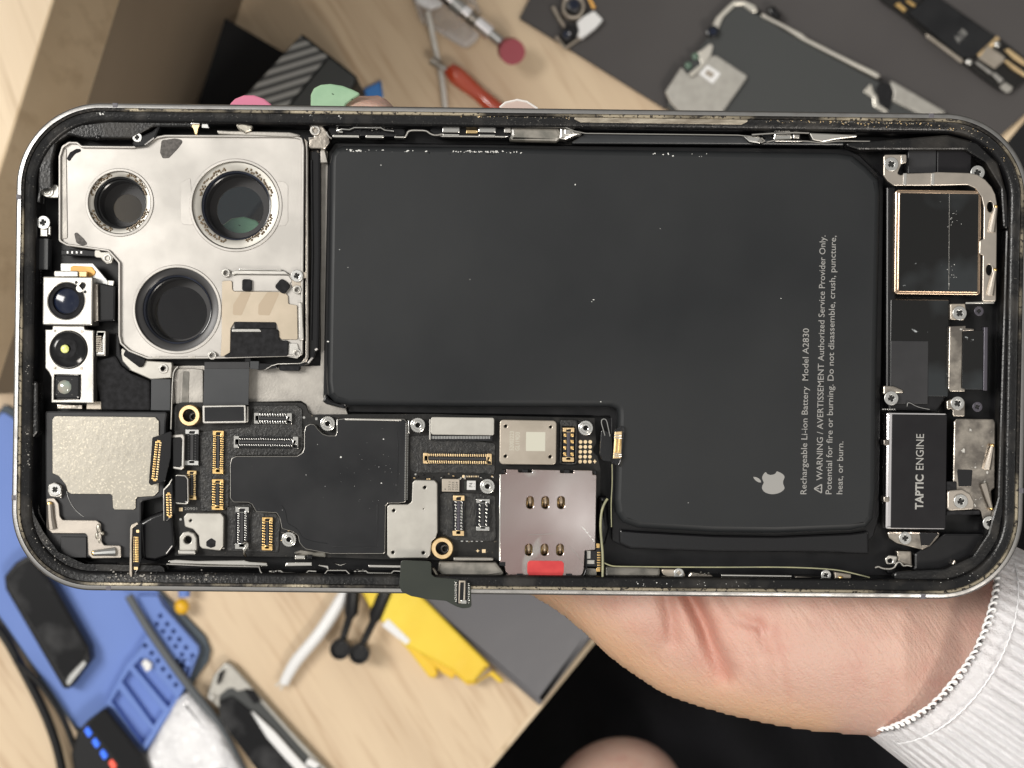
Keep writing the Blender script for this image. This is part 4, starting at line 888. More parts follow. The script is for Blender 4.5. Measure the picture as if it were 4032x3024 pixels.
for x in (2730, 2745, 2760, 2775, 2790): q.ball(x, 2256+random.uniform(-3, 5), -2.0, .16, 'silver', sub=1)
q.build('lower_rail_clip', phone)
screw(2673, 2257, 20, -2.0, phone); screw(3253, 2264, 20, -2.0, phone, rz=.5)

# ---------- right end: speaker, haptic motor, charging port
q = M()
q.slab([rect(3524, 749, 3862, 1160, .012), rect(3541, 760, 3856, 1150, .012)], -1.9, -5, 'copper_rim', .12, 12)
q.slab([rect(3536, 755, 3856, 1151, .012), rect(3543, 762, 3852, 1146, .012)], -1.6, -4, 'copper_rim', .1, 9)
spk = q.build('loudspeaker', phone)
q = M(); q.slab(rect(3540, 759, 3856, 1150, .012), -1.8, -5, 'speaker_face', .05, 8); q.tube([(3738, 762, -1.78), (3736, 1140, -1.78)], .03, 'steel')
for i in range(26): flake(q, random.gauss(3752, 12), random.choice([random.gauss(880, 22), random.gauss(1070, 22)]), random.uniform(1, 3), -1.76)
q.build('speaker_face', spk)
one('gasket', [(3490, 735), (3530, 730), (3528, 1175), (3740, 1178), (3745, 1290), (3730, 1300), (3728, 1560), (3690, 1620), (3500, 1615), (3488, 1540)], -3.4, -6.5, 'black_inner', phone, bev=.3, R=6)
q = M(); q.slab(rect(3505, 1180, 3735, 1560), -3.0, -5, 'speaker_face', .1, 3); q.slab(rect(3506, 1342, 3655, 1590), -2.85, -4, 'panel_grey', .1, 3)
q.build('speaker_box', phone)
q = M(); q.slab(rect(3575, 572, 3688, 684), -3.2, -6, 'panel_grey', .15, 3); q.slab(rect(3690, 575, 3825, 690), -3.0, -6, 'haptic', .15, 6); q.slab(rect(3710, 574, 3738, 580), -2.6, -4, 'shield_warm', .05, 2)
q.build('absorber_block', phone)
q = M()
ARM = [(3479, 616), (3486, 609), (3570, 608), (3570, 640), (3550, 646), (3540, 668), (3534, 684), (3548, 690), (3562, 683), (3670, 680), (3690, 677), (3817, 681), (3850, 688), (3880, 708), (3904, 735), (3919, 765), (3925, 800), (3925, 940), (3922, 1187), (3868, 1186), (3870, 1004), (3856, 1001), (3857, 948), (3873, 941), (3874, 815), (3865, 775), (3842, 742), (3811, 728), (3665, 731), (3520, 731), (3494, 712), (3479, 690)]
q.slab([ARM, circ(3899, 815, 12, 20, 21), circ(3895, 1063, 12, 20, 21)], -1.3, -2.1, 'arm_steel', .12, 6)
arm = q.build('steel_arm', phone)
q = M()
for x in (3562, 3672): q.slab([(x-6, 682), (x+10, 681), (x+8, 729), (x-7, 730)], -1.2, -1.6, 'steel_bright', .15)
q.slab([(3548, 612), (3556, 611), (3554, 640), (3548, 644)], -1.1, -1.5, 'steel_bright', .1)
q.build('bend_ridge', arm)
def needle(xt, yt, xb, yb, z, par):
    q = M(); q.tube([(xb, yb, z-.3, 1.9), ((xb*.6+xt*.4), (yb*.6+yt*.4), z, 1.5), (xt, yt, z+.3, .8)], .36, 'arm_steel'); q.ball(xt, yt, z+.3, .33, 'gold'); return q.build('spring_contact', par)
needle(3921, 814, 3903, 912, -1.0, arm); needle(3918, 1063, 3898, 1160, -1.0, arm)
screw(3510, 646, 28, -.9, phone, rz=.6); screw(3850, 679, 28, -1.8, phone, rz=.3)
q = M(); q.slab([(3742, 1196), (3800, 1196), (3805, 1230), (3795, 1262), (3742, 1258)], -2.2, -4, 'shield_warm', .12, 4); q.slab([(3802, 1190), (3868, 1188), (3915, 1190), (3915, 1195), (3802, 1197)], -1.8, -3, 'steel_bright', .06)
q.slab([(3728, 1578), (3760, 1565), (3800, 1578), (3800, 1640), (3752, 1640), (3750, 1610), (3728, 1614)], -2.3, -4, 'scuffed', .15, 6)
q.build('port_tab', phone)
screw(3779, 1233, 28, -1.9, phone, rz=.9); screw(3855, 1225, 19, -2.6, phone, dark=True); screw(3849, 1602, 20, -2.6, phone, dark=True, rz=.4)
screw(3510, 1568, 28, -1.9, phone, rz=.3); screw(3771, 1588, 27, -1.9, phone, rz=.6); screw(3784, 1974, 28, -1.4, phone, rz=.3); screw(3897, 2059, 27, -1.8, phone, rz=1.1); screw(3565, 2119, 25, -2.6, phone, rz=.1)
q = M(); q.slab([(3478, 1518), (3520, 1520), (3556, 1535), (3560, 1548), (3520, 1548), (3478, 1556)], -2.5, -4, 'scuffed', .2, 6)
for i in range(6): q.slab(rect(3474+i*9, 1609, 3480+i*9, 1614), -2.2, -2.8, 'silver', .02)
q.tube([(3572, 1600, -2.4), (3572, 1585, -2.4), (3585, 1586, -2.4), (3615, 1605, -2.4), (3660, 1612, -2.4)], .06, 'silver_grey', smooth=True)
q.build('motor_tab', phone)
q = M()
q.slab([(3738, 1285), (3803, 1282), (3803, 1292), (3835, 1294), (3835, 1302), (3790, 1304), (3786, 1528), (3800, 1530), (3800, 1542), (3742, 1542), (3734, 1530)], -1.9, -4, 'scuffed', .12, 3)
prt = q.build('charging_port', phone)
one('port_face', rect(3788, 1300, 3872, 1534), -2.3, -4, 'speaker_face', prt, bev=.1, R=3)
one('port_side', rect(3873, 1288, 3889, 1538), -2.1, -4, 'violet', prt, bev=.1, R=2)
# haptic motor
q = M(); q.slab(rect(3487, 1624, 3728, 2086), -1.7, -5, 'chrome', .5, 10)
hm = q.build('haptic_motor', phone)
one('motor_cover', rect(3509, 1632, 3727, 2080), -1.62, -1.9, 'haptic', hm, bev=.12, R=5)
q = M(); q.text('TAPTIC', 3634, 2006, 137, -1.6, 'print', ang=89.2, cap=32, bold=.028); q.text('ENGINE', 3636, 1850, 141, -1.6, 'print', ang=89.2, cap=32)
q.build('printed_text', hm)
q = M()
for y in (1742, 1966): q.slab(rect(3479, y-11, 3503, y+11), -1.5, -4, 'scuffed', .15, 4)
q.build('motor_clip', hm)
q = M(); q.slab([(3491, 2093), (3704, 2096), (3697, 2115), (3665, 2150), (3632, 2166), (3590, 2156), (3530, 2140), (3500, 2120)], -2.9, -4.6, 'scuffed', .3, 8); q.slab([(3620, 2096), (3700, 2098), (3660, 2148), (3628, 2150)], -2.7, -3.2, 'black_glossy', .2, 5)
q.build('motor_bracket', phone)
q = M()
q.slab([(3756, 1660), (3766, 1648), (3912, 1650), (3920, 1662), (3918, 1921), (3904, 1932), (3906, 1990), (3916, 2014), (3925, 2030), (3925, 2070), (3905, 2092), (3875, 2070), (3862, 2016), (3856, 2008), (3730, 2013), (3728, 1930), (3752, 1926), (3752, 1892)], -2.3, -2.9, 'scuffed', .2, 8)
gp = q.build('ground_plate', phone)
q = M(); q.slab([(3768, 1848), (3830, 1850), (3825, 1915), (3775, 1916)], -2.2, -2.5, 'black_glossy', .05, 5); q.slab([(3728, 2012), (3858, 2010), (3860, 2026), (3728, 2030)], -1.9, -3.2, 'foam', .15, 3); q.slab(rect(3726, 1896, 3768, 1930), -1.9, -3, 'foam', .15, 4)
q.build('foam_strip', gp)
q = M(); q.slab([[(3730, 1932), (3790, 1926), (3822, 1945), (3836, 1975), (3838, 2006), (3730, 2012)], circ(3784, 1974, 20, 20)], -1.7, -2.6, 'arm_steel', .2, 14); q.build('screw_plate', gp)
needle(3908, 1754, 3886, 1845, -1.7, gp); needle(3903, 2003, 3874, 1905, -1.7, gp)
q = M()
q.slab([(3530, 2168), (3590, 2170), (3592, 2232), (3560, 2222), (3535, 2212)], -3.0, -5, 'scuffed', .25, 6)
q.tube([(3446, 2236, -1.6), (3456, 2228, -1.6), (3475, 2240, -1.6), (3520, 2240, -1.6), (3532, 2215, -1.6), (3545, 2212, -1.6), (3556, 2230, -1.6), (3572, 2224, -1.6), (3590, 2230, -1.6)], .16, 'steel', smooth=True)
q.slab([[(3484, 2200), (3500, 2186), (3535, 2190), (3528, 2222), (3490, 2222)], circ(3505, 2208, 9, 14)], -2.2, -3.2, 'steel', .15, 8)
q.slab([(3757, 2205), (3762, 2205), (3778, 2245), (3770, 2252), (3740, 2240)], -2.4, -3.4, 'arm_steel', .15, 5)
q.build('corner_clip', phone)
one('corner_fill', [(3600, 2180), (3720, 2100), (3870, 2100), (3920, 2110), (3880, 2200), (3800, 2260), (3500, 2262), (3480, 2240), (3600, 2240)], -3.6, -6.9, 'black_inner', phone, bev=.4, R=14)
# ======================================================= THE PERSON: left hand seen palm up behind the phone
def sk(name, c1, c2, c3):
    m = bpy.data.materials.new(name); m.use_nodes = True; t = m.node_tree; b = t.nodes['Principled BSDF']
    b.inputs['Roughness'].default_value = .42; b.inputs['Subsurface Weight'].default_value = .22; b.inputs['Subsurface Radius'].default_value = (1, .35, .2); b.inputs['Subsurface Scale'].default_value = .004
    tcn = t.nodes.new('ShaderNodeTexCoord')
    def noise(s, det=3, vec=None):
        n = t.nodes.new('ShaderNodeTexNoise'); n.inputs['Scale'].default_value = s*1000; n.inputs['Detail'].default_value = det
        t.links.new(vec or tcn.outputs['Object'], n.inputs['Vector']); return n
    def mixc(f, a, bb, lo, hi):
        r = t.nodes.new('ShaderNodeMapRange'); t.links.new(f, r.inputs[0]); r.inputs[1].default_value = lo; r.inputs[2].default_value = hi
        x = t.nodes.new('ShaderNodeMix'); x.data_type = 'RGBA'; t.links.new(r.outputs[0], x.inputs[0])
        for i, v in ((6, a), (7, bb)):
            if isinstance(v, tuple): x.inputs[i].default_value = (*v, 1)
            else: t.links.new(v, x.inputs[i])
        return x.outputs[2]
    a = mixc(noise(.035, 2).outputs['Fac'], c1, c2, .42, .58); a = mixc(noise(.16, 5).outputs['Fac'], a, c3, .50, .85)
    at = t.nodes.new('ShaderNodeAttribute'); at.attribute_name = 'flush'
    a = mixc(at.outputs['Fac'], a, (.46, .165, .12), 0, 1.7)
    at2 = t.nodes.new('ShaderNodeAttribute'); at2.attribute_name = 'thin'
    a = mixc(at2.outputs['Fac'], a, (.66, .40, .23), 0, 1.3)
    t.links.new(a, b.inputs['Base Color'])
    mp = t.nodes.new('ShaderNodeMapping'); mp.inputs['Rotation'].default_value = (0, 0, .95); mp2 = t.nodes.new('ShaderNodeMapping'); mp2.inputs['Scale'].default_value = (.22, 1.6, 1)
    t.links.new(tcn.outputs['Object'], mp.inputs[0]); t.links.new(mp.outputs[0], mp2.inputs[0])
    n1 = noise(.9, 5, mp2.outputs[0]); n2 = noise(2.6, 4)
    ad = t.nodes.new('ShaderNodeMath'); ad.operation = 'MULTIPLY_ADD'; t.links.new(n1.outputs['Fac'], ad.inputs[0]); ad.inputs[1].default_value = 1.6; t.links.new(n2.outputs['Fac'], ad.inputs[2])
    bp_ = t.nodes.new('ShaderNodeBump'); bp_.inputs['Distance'].default_value = .16*S; bp_.inputs['Strength'].default_value = .8
    t.links.new(ad.outputs[0], bp_.inputs['Height']); t.links.new(bp_.outputs[0], b.inputs['Normal']); MATS[name] = m
sk('skin', (.54, .345, .28), (.60, .40, .325), (.50, .265, .215))
mat('nail_pink', (.70, .22, .34), rough=.15, coat=.5)
mat('nail_green', (.36, .55, .36), (.30, .48, .31), rough=.2, coat=.4, scale=.3, speck=(.06, .10, .06), speck_thr=.68, sscale=1.2)
mat('nail_clear', (.62, .48, .42), rough=.15, coat=.6)
mat('nail_edge', (.85, .80, .76), rough=.25)
mat('knit', (.90, .90, .92), (.95, .95, .97), rough=.9, scale=.5, bump=.25, bscale=1.6)
mat('lace', (.92, .92, .92), rough=.85)
mat('black_cloth', (.006, .006, .008), (.010, .010, .014), rough=.9, scale=.02, bump=.5, bscale=.8)
person = thing('person', 3000, 2500, -30, 'person in black trousers with a white ribbed cuff, holding the opened phone from behind', 'person')
ZH = -24.0
POLY = [(3421, 2898), (3200, 2885), (3000, 2850), (2800, 2800), (2660, 2755), (2590, 2722), (2500, 2662), (2400, 2590), (2300, 2492), (2200, 2410), (2105, 2350), (2000, 2240), (1950, 2050), (1930, 1750), (1960, 1450), (2200, 1250), (2550, 1250), (2800, 1500), (3050, 1850), (3450, 2080), (3850, 2230), (4250, 2400), (4560, 2650), (4460, 3080), (4150, 3040), (3760, 2960)]
CAPS = [((2120, 1500), 210, (1450, 900), 185), ((1450, 900), 185, (1000, 548), 132), ((2250, 1420), 200, (1780, 900), 180), ((1780, 900), 180, (1452, 538), 154),
        ((2380, 1380), 190, (2180, 900), 170), ((2180, 900), 170, (2062, 565), 140), ((2560, 1400), 180, (2620, 1000), 150), ((2620, 1000), 150, (2600, 720), 120),
        ((2180, 2100), 250, (1500, 1520), 200), ((1500, 1520), 200, (1010, 1030), 165)]
pa = np.array(POLY, float)
# round the traced outline
for _ in range(2):
    nx = np.roll(pa, -1, 0); pa = np.stack([pa*.75+nx*.25, pa*.25+nx*.75], 1).reshape(-1, 2)
def fsdf(p):
    a = pa; b = np.roll(pa, -1, 0); ab = b-a; ap = p[:, None]-a[None]
    t = np.clip((ap*ab).sum(-1)/(ab*ab).sum(-1), 0, 1); d = np.sqrt(((ap-ab*t[..., None])**2).sum(-1)).min(1)
    x, y = p[:, 0:1], p[:, 1:2]; cr = ((a[:, 1] > y) != (b[:, 1] > y)) & (x < (b[:, 0]-a[:, 0])*(y-a[:, 1])/(b[:, 1]-a[:, 1]+1e-9)+a[:, 0])
    f = np.where(cr.sum(1) % 2 == 1, d, -d)
    for (c0, r0, c1, r1) in CAPS:
        c0 = np.array(c0, float); c1 = np.array(c1, float); v = c1-c0; t = np.clip(((p-c0)*v).sum(-1)/(v*v).sum(), 0, 1)
        g = r0+(r1-r0)*t-np.sqrt(((p-c0-v*t[:, None])**2).sum(-1))
        k = 40.; h = np.clip(.5+.5*(g-f)/k, 0, 1) if max(r0, r1) > 200 else (g > f)*1.0
        f = f*(1-h)+g*h + (k*h*(1-h) if max(r0, r1) > 200 else 0)
    return f
step = 11
gx = np.arange(760, 4640, step); gy = np.arange(340, 3160, step)
G = np.array([(x, y) for y in gy for x in gx], float); F = np.concatenate([fsdf(g_) for g_ in np.array_split(G, 24)])
W_ = len(gx); ins = F > 0; cells = []
for j in range(len(gy)-1):
    for i in range(W_-1):
        q4 = (j*W_+i, j*W_+i+1, (j+1)*W_+i+1, (j+1)*W_+i)
        if ins[list(q4)].any(): cells.append(q4)
used = sorted({v for c_ in cells for v in c_}); uo = [v for v in used if not ins[v]]
Pp = G.copy(); idx = np.array(uo)
for _ in range(14):
    p = Pp[idx]; f = fsdf(p); e1 = fsdf(p+[2, 0]); e2 = fsdf(p+[0, 2]); gr = np.stack([(e1-f)/2, (e2-f)/2], 1); n_ = (gr**2).sum(1)+1e-6
    Pp[idx] = p-(f/n_)[:, None]*gr*.7
# any stray rim vertex goes to the mean of its rim neighbours
nb = {}
for c_ in cells:
    for a_, b_ in zip(c_, c_[1:]+c_[:1]): nb.setdefault(a_, set()).add(b_); nb.setdefault(b_, set()).add(a_)
uos = set(uo)
for _ in range(10):
    Q = Pp.copy()
    for v in uo:
        ns = [n for n in nb[v] if n in uos]
        if len(ns) >= 2: Q[v] = Pp[v]*.5+Pp[ns].mean(0)*.5
    Pp = Q
Fd = np.maximum(np.concatenate([fsdf(g_) for g_ in np.array_split(Pp, 24)]), 0); Fd[idx] = 0
def height(x, y, d):
    mm = d*.043
    R_ = 19.; T_ = 15. if x < 3560 else max(10.5, 15-(x-3560)*.02)
    t = T_*math.sqrt(max(0, 1-(1-min(mm, R_)/R_)**2))
    return t
def seg(x, y, pts):
    best = 1e9
    for (ax, ay), (bx, by) in zip(pts, pts[1:]):
        vx, vy = bx-ax, by-ay; t = max(0, min(1, ((x-ax)*vx+(y-ay)*vy)/(vx*vx+vy*vy))); best = min(best, math.hypot(x-ax-vx*t, y-ay-vy*t))
    return best
CREASE = [[(2700, 2320), (2745, 2400), (2775, 2470), (2800, 2540), (2835, 2620), (2850, 2650)], [(2620, 2340), (2640, 2420), (2650, 2520)], [(2990, 2440), (3010, 2560), (3040, 2680)], [(3060, 2480), (3090, 2640), (3110, 2760)], [(2930, 2530), (2960, 2640), (2980, 2760)], [(2830, 2330), (2900, 2430), (3000, 2470)]]
AMP = [(3.6, 30), (1.4, 30), (.5, 12), (.35, 9), (.3, 9), (.7, 24)]
FINE = [([(2805, 2455), (2880, 2448), (2990, 2465)], .22), ([(2820, 2485), (2900, 2492), (3000, 2520)], .2), ([(2943, 2528), (2965, 2640), (2978, 2743)], .22), ([(2985, 2466), (3030, 2600), (3047, 2743)], .26), ([(3089, 2660), (3109, 2743)], .22), ([(2708, 2577), (2728, 2660)], .2), ([(2638, 2563), (2680, 2688)], .2),
        ([(2660, 2560), (2620, 2640)], .15), ([(2780, 2570), (2740, 2690)], .18), ([(2860, 2560), (2960, 2590), (3060, 2580)], .15), ([(3296, 2688), (3366, 2785)], .15), ([(2790, 2440), (2760, 2560), (2700, 2640)], .2), ([(2830, 2520), (2870, 2600), (2860, 2700)], .22), ([(2560, 2420), (2600, 2520), (2590, 2600)], .15),
        ([(3158, 2355), (3300, 2530), (3435, 2688)], -.16), ([(3248, 2355), (3400, 2510), (3539, 2660)], -.16), ([(3525, 2390), (3640, 2490), (3733, 2590)], -.18), ([(3060, 2360), (3200, 2480)], -.12), ([(2890, 2360), (3010, 2470)], -.12), ([(3380, 2360), (3480, 2470)], -.12)]
bm = bmesh.new(); vf = {}; vb = {}
for v in used:
    x, y = Pp[v]; d = Fd[v]; t = height(x, y, d)
    lift = 0 if y > 560 else 10*min(1, (560-y)/130)**1.5
    if d <= 0:
        vf[v] = vb[v] = bm.verts.new(P(x, y, ZH+lift)); continue
    zf = ZH+t+lift
    if y > 2280:
        zf += -1.5*math.exp(-((x-2650)/170)**2)+1.2*math.exp(-((x-2480)/140)**2-((y-2450)/120)**2)+1.0*math.exp(-((x-3150)/260)**2-((y-2650)/200)**2)
        for c_, (A_, w_) in zip(CREASE, AMP):
            zf -= A_*math.exp(-(seg(x, y, c_)/(w_*(1+max(0, y-2520)/260)))**2)*(1-min(1, max(0, y-2480)/260)*.75)
    if y > 2280:
        for c_, A_ in FINE: zf -= A_*math.exp(-(seg(x, y, c_)/8.5)**2)
    zf = min(zf, -8.9 if y < 2340 else -6.5)
    if y < 2300: zf = min(zf, -9.0 if y > 400 else -6)
    s_ = (D-zf)/(D-ZH)
    vf[v] = bm.verts.new(P(x, y, zf)); X, Y, _ = P(x, y, ZH); vb[v] = bm.verts.new((X, Y, ZH-t*1.0+lift))
for c_ in cells:
    a = [vf[v] for v in c_]; b = [vb[v] for v in reversed(c_)]
    try: bm.faces.new(a)
    except ValueError: pass
    if len(set(a) & set(b)) < 4:
        try: bm.faces.new(b)
        except ValueError: pass
for _ in range(2): bmesh.ops.smooth_vert(bm, verts=bm.verts[:], factor=.5, use_axis_x=True, use_axis_y=True, use_axis_z=True)
q = M(); q.bm.free(); q.bm = bm; q.mi('skin')
# the bare knee under the desk edge belongs to the same body
kx, ky, kz = P(2425, 3180, -520)
v0 = len(bm.verts); bmesh.ops.create_icosphere(bm, subdivisions=4, radius=1); bm.verts.ensure_lookup_table()
for v in bm.verts[v0:]: v.co = Vector((v.co.x*30+kx+v.co.y*3, v.co.y*30+ky, v.co.z*30+kz))
body = q.build('body', person, smooth=180)
# skin is redder where it folds
att2 = body.data.attributes.new('thin', 'FLOAT', 'POINT'); att = body.data.attributes.new('flush', 'FLOAT', 'POINT'); o_ = WL['body']/S
for i, v in enumerate(body.data.vertices):
    w_ = v.co/S+o_; k_ = D/(D-w_.z); x, y = 2016+w_.x*25*k_, 1512-w_.y*25*k_
    att2.data[i].value = 0 if w_.z < -200 or y < 2300 else min(1, math.exp(-(seg(x, y, [(2105, 2350), (2300, 2492), (2590, 2722), (2800, 2800), (3200, 2885)])/105)**2))
    att.data[i].value = 0 if w_.z < -200 else min(1, .75*math.exp(-(seg(x, y, CREASE[0])/45)**2)+.45*math.exp(-(seg(x, y, CREASE[1])/40)**2)+.35*math.exp(-(seg(x, y, [(2850, 2430), (3050, 2480)])/90)**2)+.25*math.exp(-(seg(x, y, CREASE[3])/14)**2)+.2*math.exp(-(seg(x, y, CREASE[2])/12)**2)+.3*math.exp(-(seg(x, y, [(2600, 2360), (2900, 2640)])/170)**2))
# nails
def nail(L, zt, m, lab, edge=None):
    q = M(); q.slab(L, zt, zt-.9, m, .3, 14)
    if edge: q.tube([(x, y, zt-.2) for x, y in edge], .22, 'nail_edge')
    return q.build('fingernail', person, label=lab, smooth=70)
nail([(900, 470), (905, 408), (925, 388), (960, 374), (1000, 374), (1040, 388), (1070, 412), (1066, 470)], -10.5, 'nail_pink', 'glossy pink fingernail above the upper rim')
nail([(1222, 480), (1223, 372), (1236, 346), (1262, 333), (1300, 329), (1350, 337), (1395, 355), (1425, 370), (1385, 395), (1362, 412), (1350, 480)], -9.8, 'nail_green', 'long speckled green fingernail above the upper rim')
nail([(1966, 480), (1968, 424), (1990, 404), (2036, 393), (2074, 400), (2116, 428), (2120, 480)], -10.5, 'nail_clear', 'clear pale fingernail above the upper rim', [(1968, 424), (1990, 405), (2036, 394), (2074, 401), (2116, 428)])
nail([(862, 930), (870, 890), (910, 860), (960, 852), (1010, 868), (1040, 900), (1030, 960), (960, 990), (890, 975)], -12.0, 'nail_green', 'green thumbnail showing through the middle camera opening')
# sleeve: a ribbed knit tube round the wrist
cw = Vector((3660, 2500)); u_ = Vector((-439, 709)).normalized(); w2 = Vector((709, 439)).normalized()
NT, NS = 300, 26; bm = bmesh.new(); rings = []
for si in range(NS):
    s_ = si/(NS-1)*900; gro = 1+s_/900*.22; fr = []
    for k in range(NT):
        th = 2*math.pi*k/NT; rib = (math.sin(th*62)*(.75 if s_ > 120 else .2)+.35*math.sin(th*9+s_/90))*(1 if s_ > 0 else 0)
        fold = 12*math.sin(s_/110+th*2)*(s_ > 350)
        bulge = 150+10*math.sin(th*2)
        p = cw+u_*(475*gro*math.cos(th))+w2*(bulge*math.sin(th)*(1 if math.sin(th) > 0 else 1)+s_+fold)
        z = -27+(19.5*gro+rib)*math.sin(th)
        if si == 0: z += .5*math.sin(th*80)
        x, y, _ = P(p.x, p.y, z if False else -12); fr.append(bm.verts.new((x, y, z)))
    rings.append(fr)
for a, b in zip(rings, rings[1:]):
    for k in range(NT): bm.faces.new([a[k], a[(k+1) % NT], b[(k+1) % NT], b[k]])
geo = bmesh.ops.solidify(bm, geom=bm.faces[:], thickness=-1.0)
q = M(); q.bm.free(); q.bm = bm; q.mi('knit')
slv = q.build('sleeve', person, smooth=180)
q = M()
pts = []
random.seed(9)
for k in range(0, 1500):
    th = math.pi*2*k/1500; fi = k*.42; am = 9+2.5*math.sin(k*.043)+1.5*math.sin(k*.17)
    p = cw+u_*(475*math.cos(th+am*.0023*math.sin(fi)))+w2*(150*math.sin(th)+3-am*math.cos(fi))
    x, y, _ = P(p.x, p.y, -12); z = -27+20.0*math.sin(th)+.5*math.sin(fi)
    X = x*25*D/(D-z)/1.0; pts.append((2016+x*25*D/(D-z), 1512-y*25*D/(D-z), z))
q.tube(pts, .24, 'lace', cyc=True, res=1)
pts = []
for k in range(0, 300):
    th = math.pi*2*k/300; p = cw+u_*(478*math.cos(th))+w2*(150*math.sin(th)+100+2*math.sin(k*2.1))
    x, y, _ = P(p.x, p.y, -12); z = -27+20.6*math.sin(th); pts.append((2016+x*25*D/(D-z), 1512-y*25*D/(D-z), z))
q.tube(pts, .13, 'knit', cyc=True, res=1)
q.build('lace_edging', slv, smooth=60)
# trousers: dark folds in the lap below the edge of the desk
bm = bmesh.new(); n = 60; g = []
for j in range(n):
    r_ = []
    for i in range(n):
        px = 1500+i*70; py = 1900+j*42
        z = -560+18*math.sin(px/210+py/330)+10*math.sin(px/90-py/160)-60*abs((i-30)/30)**2-40*((j-30)/30)**2
        d = math.hypot(px-2425, py-3180)
        if d < 330: z = min(z, -552)
        r_.append(bm.verts.new(P(px, py, z)))
    g.append(r_)
for j in range(n-1):
    for i in range(n-1): bm.faces.new([g[j][i], g[j][i+1], g[j+1][i+1], g[j+1][i]])
bmesh.ops.solidify(bm, geom=bm.faces[:], thickness=6)
q = M(); q.bm.free(); q.bm = bm; q.mi('black_cloth'); q.build('trousers', person, smooth=180)

# ======================================================= THE DESK AND WHAT LIES ON IT
ZT = -447.0
def wood(name, c1, c2, c3, rz):
    m = mat(name, c1, c2, rough=.45, scale=.012, thr=(.36, .64), stretch=(7, .55, 1), rotz=rz, bump=.03, bscale=.3, detail=5)
    t = m.node_tree; b = t.nodes['Principled BSDF']; src = b.inputs['Base Color'].links[0].from_socket
    tcn = [n for n in t.nodes if n.type == 'MAPPING'][1]
    n = t.nodes.new('ShaderNodeTexNoise'); n.inputs['Scale'].default_value = 45; n.inputs['Detail'].default_value = 3; t.links.new(tcn.outputs[0], n.inputs['Vector'])
    r = t.nodes.new('ShaderNodeMapRange'); t.links.new(n.outputs['Fac'], r.inputs[0]); r.inputs[1].default_value = .52; r.inputs[2].default_value = .75
    x = t.nodes.new('ShaderNodeMix'); x.data_type = 'RGBA'; t.links.new(r.outputs[0], x.inputs[0]); t.links.new(src, x.inputs[6]); x.inputs[7].default_value = (*c3, 1); t.links.new(x.outputs[2], b.inputs['Base Color'])
wood('desk_wood', (.60, .455, .305), (.68, .53, .36), (.50, .35, .22), math.radians(-33))
wood('shelf_wood', (.60, .46, .30), (.68, .54, .37), (.50, .37, .23), math.radians(-18))
mat('panel_brown_shaded', (.20, .155, .11), (.23, .18, .13), rough=.6, scale=.01)  # grey-brown laminate, darkened to include the shade under the board overhang
mat('floor_dark', (.012, .012, .014), rough=.7)
mat('pad_grey', (.045, .040, .040), (.053, .048, .047), rough=.6, scale=.02)
mat('sleeve_grey', (.11, .108, .118), (.13, .127, .135), rough=.30, scale=.008, bump=1.2, bscale=.02)
mat('matte_black', (.010, .010, .011), rough=.6, spec=.2)
mat('plastic_black', (.010, .010, .011), rough=.35, spec=.3)
mat('mat_blue', (.13, .22, .56), (.15, .245, .60), rough=.6, scale=.02)
mat('mat_blue_deep', (.05, .10, .36), rough=.6)
mat('mat_border', (.07, .09, .11), rough=.7)
mat('yellow', (.86, .66, .06), (.80, .52, .03), rough=.35, scale=.03, bump=.4, bscale=.15)
mat('amber', (.80, .45, .02), rough=.3)
mat('white_plastic', (.80, .80, .80), rough=.3)
mat('red_metal', (.27, .010, .03), rough=.45)
mat('red_clear', (.50, .075, .03), (.34, .035, .018), rough=.15, coat=.6, scale=.05)
mat('blue_tag', (.05, .22, .60), rough=.4)
mat('screen_off', (.005, .005, .006), (.05, .05, .052), rough=.2, spec=.3, scale=.06, thr=(.52, .72))
mat('slate', (.034, .037, .037), rough=.45)
mat('board_silver', (.60, .57, .52), (.66, .63, .56), rough=.35, metal=.8, scale=.08)
mat('bag_white', (.85, .85, .87), (.70, .70, .72), rough=.22, scale=.12, bump=2.2, bscale=.16, coat=.4)
mat('icon_blue', (.02, .08, .5), rough=.4, emit=(.03, .14, .75)); mat('icon_red', (.5, .05, .03), rough=.4, emit=(.75, .10, .06))
mat('led_green', (.10, .16, .12), rough=.2)
mat('cord_grey', (.10, .11, .12), rough=.5); mat('cord_white', (.62, .60, .56), rough=.4)
def stripe_reflection():  # grey stripes in the colour imitate a reflection on the box
    m = mat('reflected_stripe', (.035, .036, .037), rough=.35); t = m.node_tree; b = t.nodes['Principled BSDF']
    tcn = t.nodes.new('ShaderNodeTexCoord'); mp = t.nodes.new('ShaderNodeMapping'); mp.inputs['Rotation'].default_value = (0, 0, math.radians(73)); t.links.new(tcn.outputs['Object'], mp.inputs[0])
    wv = t.nodes.new('ShaderNodeTexWave'); wv.inputs['Scale'].default_value = 100; wv.inputs['Distortion'].default_value = .3; t.links.new(mp.outputs[0], wv.inputs[0])
    r = t.nodes.new('ShaderNodeValToRGB'); t.links.new(wv.outputs['Fac'], r.inputs[0]); r.color_ramp.elements[0].position = .3; r.color_ramp.elements[0].color = (.045, .046, .047, 1); r.color_ramp.elements[1].position = .7; r.color_ramp.elements[1].color = (.30, .30, .29, 1)
    t.links.new(r.outputs[0], b.inputs['Base Color'])
stripe_reflection()
fl = M(); fl.slab([(-3000, -3000), (7000, -3000), (7000, 6000), (-3000, 6000)], -1150, -1170, 'floor_dark', 0); o = fl.build('floor'); o['kind'] = 'structure'
desk = thing('desk', 1600, 1500, ZT-30, 'light maple desk with diagonal grain under all the loose parts and tools', 'desk')
